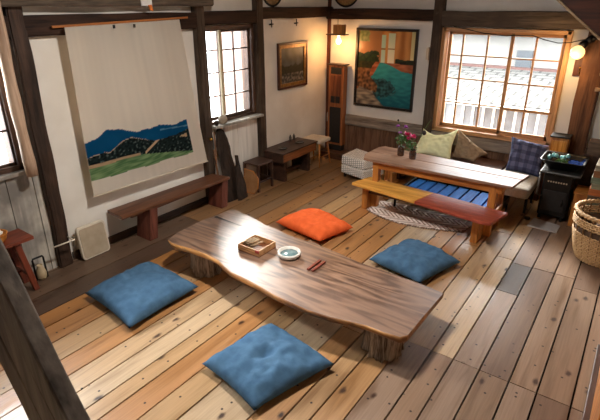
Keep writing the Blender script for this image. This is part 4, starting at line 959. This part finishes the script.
# stacked painted planks
pc = ['#6a5a48', '#8a4a24', '#7c7864', '#6f7a66', '#a4582c', '#70705e', '#7d8068', '#5c4a3a', '#b0602f', '#8c8a72', '#74806a', '#8a5a38', '#9a927c']
nm = ['brown', 'rust', 'grey', 'grey green', 'orange', 'olive grey', 'pale green', 'dark brown', 'bright orange', 'sage', 'dusty green', 'tan', 'pale grey']
z = .0
for i in range(13):
    h_ = .058+.012*((i*7) % 3)/2; bm = BM(); dx = .008*math.sin(i*2.3); box(bm, (-.235+dx, 5.36, z+.0005), (.25+dx, 5.655, z+h_), bev=.004); z += h_
    solo('painted_plank', bm, wood('plank_'+nm[i].replace(' ', '_'), '#%02x%02x%02x' % tuple(int(int(pc[i][k:k+2], 16)*.8) for k in (1, 3, 5)), pc[i], 'x'), nm[i]+' painted plank in the stack behind the wicker basket, layer %s from the floor' % ['lowest', 'second', 'third', 'fourth', 'fifth', 'sixth', 'seventh', 'eighth', 'ninth', 'tenth', 'eleventh', 'twelfth', 'topmost'][i], 'plank', 'painted planks stacked behind the basket')

# wicker basket
def basket():
    cx_, cy_ = .01, 5.02; o = thing('wicker_basket', 'large round pale wicker basket of firewood at the right edge', 'basket', (cx_, cy_, 0))
    WK = plain('wicker', '#c9a272', .6, '#ae8654', 60, .4); WKD = plain('wicker_dark', '#7c5530', .7)
    H_ = .49; nst = 44
    def rad(z): t_ = z/H_; return .20+.10*min(1, (t_*1.35))**.6
    bm = BM(); rows = 22
    for j in range(rows):
        z = .015+j*(H_-.05)/rows
        if 15 <= j <= 17: continue
        P = []
        for k in range(nst*2):
            a = 2*math.pi*k/(nst*2); rr_ = rad(z)+.007*(1 if ((k//1)+j) % 2 else -1); P.append((cx_+rr_*math.cos(a), cy_+rr_*math.sin(a), z))
        tube(bm, P, .0085, 6, closed=True)
    mk('woven_body', bm, WK, o)
    bm = BM()
    for k in range(nst//2):
        a = 4*math.pi*k/nst; tube(bm, [(cx_+(rad(z)-.003)*math.cos(a), cy_+(rad(z)-.003)*math.sin(a), z) for z in (.01, .1, .2, .3, .4, H_)], .007, 6)
    mk('stakes', bm, WKD, o)
    bm = BM()
    for ph in (0, 1):
        tube(bm, [(cx_+(rad(H_)+.012*math.cos(k*1.9+ph*math.pi))*math.cos(2*math.pi*k/72), cy_+(rad(H_)+.012*math.cos(k*1.9+ph*math.pi))*math.sin(2*math.pi*k/72), H_+.012*math.sin(k*1.9+ph*math.pi)) for k in range(72)], .014, 7, closed=True)
    mk('rim', bm, WK, o)
    bm = BM(); tube(bm, [(cx_-.02+.0*t_, cy_+.29-.0*t_, H_) for t_ in (0,)]+[(cx_+.02-.11*math.cos(a), cy_+.28, H_+.12*math.sin(a)) for a in [R(q) for q in range(0, 181, 20)]], .022, 8); mk('handle', bm, wood('handle_brown', '#7a4a2a', '#b0805a', 'x', 2), o)
    bm = BM(); lathe(bm, [(.195, 0), (.205, .01), (.255, .16), (.282, .36), (.275, .36), (.245, .16), (.19, .015), (.0, .014)], (cx_, cy_, 0), 32); mk('lining', bm, plain('basket_inside', '#4a3018', .8), o)
    rr = random.Random(5)
    for i in range(9):
        bm = BM(); ly, k = divmod(i, 3); a = R(25+70*ly); d_ = Vector((math.cos(a), math.sin(a), 0)); n_ = Vector((-d_.y, d_.x, 0)); c_ = Vector((cx_, cy_, .20+.063*ly))+n_*(k-1)*.074
        tube(bm, [c_-d_*.11, c_+d_*.02, c_+d_*.11], [.026, .029, .025], 7); jitter(bm, .003, 20, i)
        solo('firewood_piece', bm, wood('firewood_%s' % 'abcdefghi'[i], '#3d2618', '#7d5636', 'x', 2), 'short brown piece of firewood inside the large wicker basket', 'firewood', 'firewood in the wicker basket')
basket()
# wood bits on the right post
for i, (z, dx) in enumerate(((1.58, 0), (1.50, .03), (1.40, -.01))):
    bm = BM(); tube(bm, [(-.46+dx, YB-.15, z), (-.20+dx, YB-.13, z+.01)], [.028, .024], 9); solo('short_log', bm, wood('log_%s' % 'abc'[i], '#5a4534', '#9a8068', 'x', 2), ['highest', 'middle', 'lowest'][i]+' short weathered log fixed to the post right of the globe lamp', 'log', 'short logs on the right post')

# ------------------------------------------------------------------ sloping stair timbers
sg = thing('sloping_timber', 'dark sloping stair timber with a cream lower edge at the top right corner', 'timber', (-.3, 5.4, 1.9))
P0, P1 = Vector((-1.35, 5.4, 2.73)), Vector((.25, 5.4, 1.43)); d_ = (P1-P0).normalized(); up = Vector((-d_.z, 0, d_.x))
if up.z < 0: up = -up
def slope(y0, y1, a, b_, mat, nm_):
    bm = BM(); q = [P0+up*a, P1+up*a, P1+up*b_, P0+up*b_]; hexa(bm, [(v.x, y0, v.z) for v in q]+[(v.x, y1, v.z) for v in q]); mk(nm_, bm, mat, sg, bev=.003)
slope(5.36, 5.46, .022, .40, wood('stair_dark', '#33160c', '#5e2f1a', 'x', .6), 'plank'); slope(5.345, 5.475, .0, .02, wood('stair_edge', '#8a6a4a', '#c4a884', 'x'), 'edge_strip')

fb = thing('foreground_timber', 'big dark grey weathered timber sloping through the lower left corner', 'timber', (-1.2, .5, .9))
FG = wood('foreground_grey', '#342d29', '#74695f', 'z', .45, .6, .35, worn='#4a423c', bumps=.7)
E0, E1 = Vector((-1.72, .6, 1.55)), Vector((-1.39, .6, .99)); _d = (E1-E0).normalized(); e0 = E0-_d*.95; e1 = E1+_d*((.99)/-_d.z); dd = (e1-e0).normalized(); sd_ = Vector((-.86, -.0, -.507)).normalized()
off = 0.
for i, wd in enumerate((.125, .15, .16)):
    a, b2 = e0+sd_*off, e0+sd_*(off+wd-.006); L2 = (e1-e0).length
    def clampz(p, s0):   # run the plank down to the floor
        return s0+dd*((s0.z-.0)/-dd.z)
    th = Vector((0, -.07, .0))
    bm = BM(); q = [a, clampz(None, a), clampz(None, b2), b2]; hexa(bm, q+[v+th for v in q])
    es = [e for e in bm.edges if abs((e.verts[0].co-e.verts[1].co).normalized().dot(dd)) > .97]; bmesh.ops.subdivide_edges(bm, edges=es, cuts=20); 
    for v in bm.verts:
        if v.co.z > .02: v.co += noise.noise_vector(v.co*3+Vector((i*5, 0, 0)))*.005
    mk('plank', bm, FG, fb, bev=.008); off += wd

# cabinet cut by the lower right corner
ct = thing('orange_cabinet', 'orange brown wooden cabinet edge cut by the lower right corner of the photo', 'cabinet', (.4, 3.1, 0))
bx('body', (.165, 2.2, .03), (.65, 3.5, .62), ORW['z'], ct, .006); bx('plinth', (.13, 2.18, 0), (.65, 3.52, .03), DKB, ct)

# ------------------------------------------------------------------ outside
EXT = plain('ext_wall', '#8e8c89', .9, '#868481', 2, 0)
hs = thing('neighbour_house', 'pale house with a tiled roof seen through the large window', 'house', (1.0, 14, -4))
def roof_mat():
    m, nt, b_ = base_mat('roof_tiles', 1., 0.)
    tc = N(nt, 'ShaderNodeTexCoord'); br = N(nt, 'ShaderNodeTexBrick', Scale=1.); br.inputs['Color1'].default_value = c4('#74726f'); br.inputs['Color2'].default_value = c4('#6a6865'); br.inputs['Mortar'].default_value = c4('#4e4c4a')
    br.inputs['Mortar Size'].default_value = .03; br.inputs['Brick Width'].default_value = .42; br.inputs['Row Height'].default_value = .30
    nt.links.new(tc.outputs['Object'], br.inputs['Vector']); nt.links.new(br.outputs[0], b_.inputs['Base Color']); return m
bm = BM(); box(bm, (-7, 13.2, -4), (9, 17, 1.6)); mk('wall', bm, EXT, hs)
bm = BM(); hexa(bm, [(-7.5, 9.6, .45), (9.5, 9.6, .45), (9.5, 13.2, .72), (-7.5, 13.2, .72), (-7.5, 9.6, .55), (9.5, 9.6, .55), (9.5, 13.2, .82), (-7.5, 13.2, .82)]); mk('tiled_roof', bm, roof_mat(), hs)
bm = BM(); box(bm, (-7, 10.2, -4), (9, 13.2, .4)); mk('lower_wall', bm, EXT, hs)
bm = BM(); box(bm, (-7.5, 13.0, .80), (9.5, 13.2, .86)); mk('ridge', bm, plain('ridge_pink', '#6a4e49', .8), hs)
for x in (-2.79, 2.4): bx('window', (x, 13.12, .85), (x+.36, 13.21, 1.25), plain('dull_glass', '#4c5258', .4), hs, 0)
bm = BM(); box(bm, (-7.6, 12.9, 1.6), (9.6, 17.2, 1.7)); mk('eave', bm, plain('eave_grey', '#5c5f64', .8), hs)
bm = BM(); box(bm, (-14, 6.9, -4.2), (14, 26, -4.0)); o = mk('ground', bm, plain('yard', '#b8b4ac', .9)); tag(o, kind='structure')
rl = thing('balcony_railing', 'grey balcony panel with white pickets outside the large window', 'railing', (-1.4, 7.3, .3))
bm = BM(); box(bm, (-3.2, 7.33, .3), (.6, 7.36, .90)); mk('panel', bm, plain('rail_panel', '#83878f', .7), rl)
bx('top_rail', (-3.2, 7.27, .90), (.6, 7.37, .935), WHITE, rl)
x = -3.1
while x < .5: bx('picket', (x, 7.29, .3), (x+.03, 7.33, .90), WHITE, rl, .002); x += .15
bm = BM(); box(bm, (-3.3, 6.8, .2), (.7, 7.45, .3)); o = mk('balcony_floor', bm, EXT); tag(o, kind='structure')
bm = BM(); tube(bm, [(-7.6, 9.52, .44), (9.6, 9.52, .44)], .07, 8); mk('gutter', bm, plain('gutter_blue', '#3c434c', .6), hs)
hs = thing('distant_shed', 'pale pinkish shed seen through the narrow left window', 'shed', (-9, 6, -4))
bm = BM(); box(bm, (-10.5, 10.2, -4), (-8.0, 14, 1.9)); mk('wall', bm, plain('shed_pink', '#9a7f76', .8, '#92776e'), hs)
bm = BM(); prism(bm, [(-10.7, 10.0), (-7.8, 10.0), (-7.8, 14.2), (-10.7, 14.2)], 1.9, 2.0); mk('roof', bm, EXT, hs)

# ------------------------------------------------------------------ light
w = bpy.data.worlds.new('world'); sc.world = w; w.use_nodes = True; nt = w.node_tree
bg = nt.nodes['Background']; bg.inputs[0].default_value = (.93, .97, 1.0, 1); bg.inputs[1].default_value = 6.0
def lamp(kind, name, loc, energy, col, rot=None, size=.1, **k):
    d_ = bpy.data.lights.new(name, kind); d_.energy = energy; d_.color = col
    for a, v in k.items(): setattr(d_, a, v)
    o = bpy.data.objects.new(name, d_); COL.objects.link(o); o.location = loc
    if rot is not None: o.rotation_euler = Vector(rot).to_track_quat('-Z', 'Y').to_euler()
    return o
lamp('SUN', 'sun_light', (0, 0, 8), 20, (1, .95, .88), rot=(.60, -.69, -.43), angle=R(30))
# daylight entering the windows
lamp('AREA', 'window_daylight_back', (-1.55, YB+.55, 2.6), 100, (.95, .97, 1), rot=(0, -.85, -.55), shape='RECTANGLE', size=1.6, size_y=.9)
lamp('AREA', 'window_daylight_narrow', (XA-.6, 4.4, 2.5), 60, (.95, .97, 1), rot=(.85, -.1, -.55), shape='RECTANGLE', size=.9, size_y=.9)
lamp('AREA', 'window_daylight_left', (XA-.6, 1.25, 2.5), 170, (.95, .97, 1), rot=(.85, .15, -.55), shape='RECTANGLE', size=.9, size_y=.9)
# the room's two lamps, then an added overhead fill
lamp('POINT', 'bulb_light', (-3.84, 6.26, 1.70), 6.5, (1, .5, .18), shadow_soft_size=.05)
lamp('POINT', 'globe_light', (-.75, 6.22, 1.72), 7, (1, .6, .25), shadow_soft_size=.07)
lamp('AREA', 'ceiling_fill', (-1.9, 2.4, 2.98), 55, (1, .95, .89), rot=(0, 0, -1), shape='DISK', size=1.2)  # unseen soft fill added to brighten the room, not one of its lamps

# ------------------------------------------------------------------ camera
cam = bpy.data.cameras.new('camera'); co = bpy.data.objects.new('camera', cam); COL.objects.link(co); sc.camera = co
cam.sensor_width = 36; cam.lens = 475/600*36; cam.shift_y = -10/600; cam.clip_start = .05; cam.clip_end = 200
co.location = (0, 0, 2.3); co.rotation_euler = (R(67.64), 0, R(35.66))
sc.view_settings.view_transform = 'Standard'; sc.view_settings.look = 'None'; sc.view_settings.exposure = 0.70; sc.view_settings.gamma = 1
sc.view_settings.use_curve_mapping = False
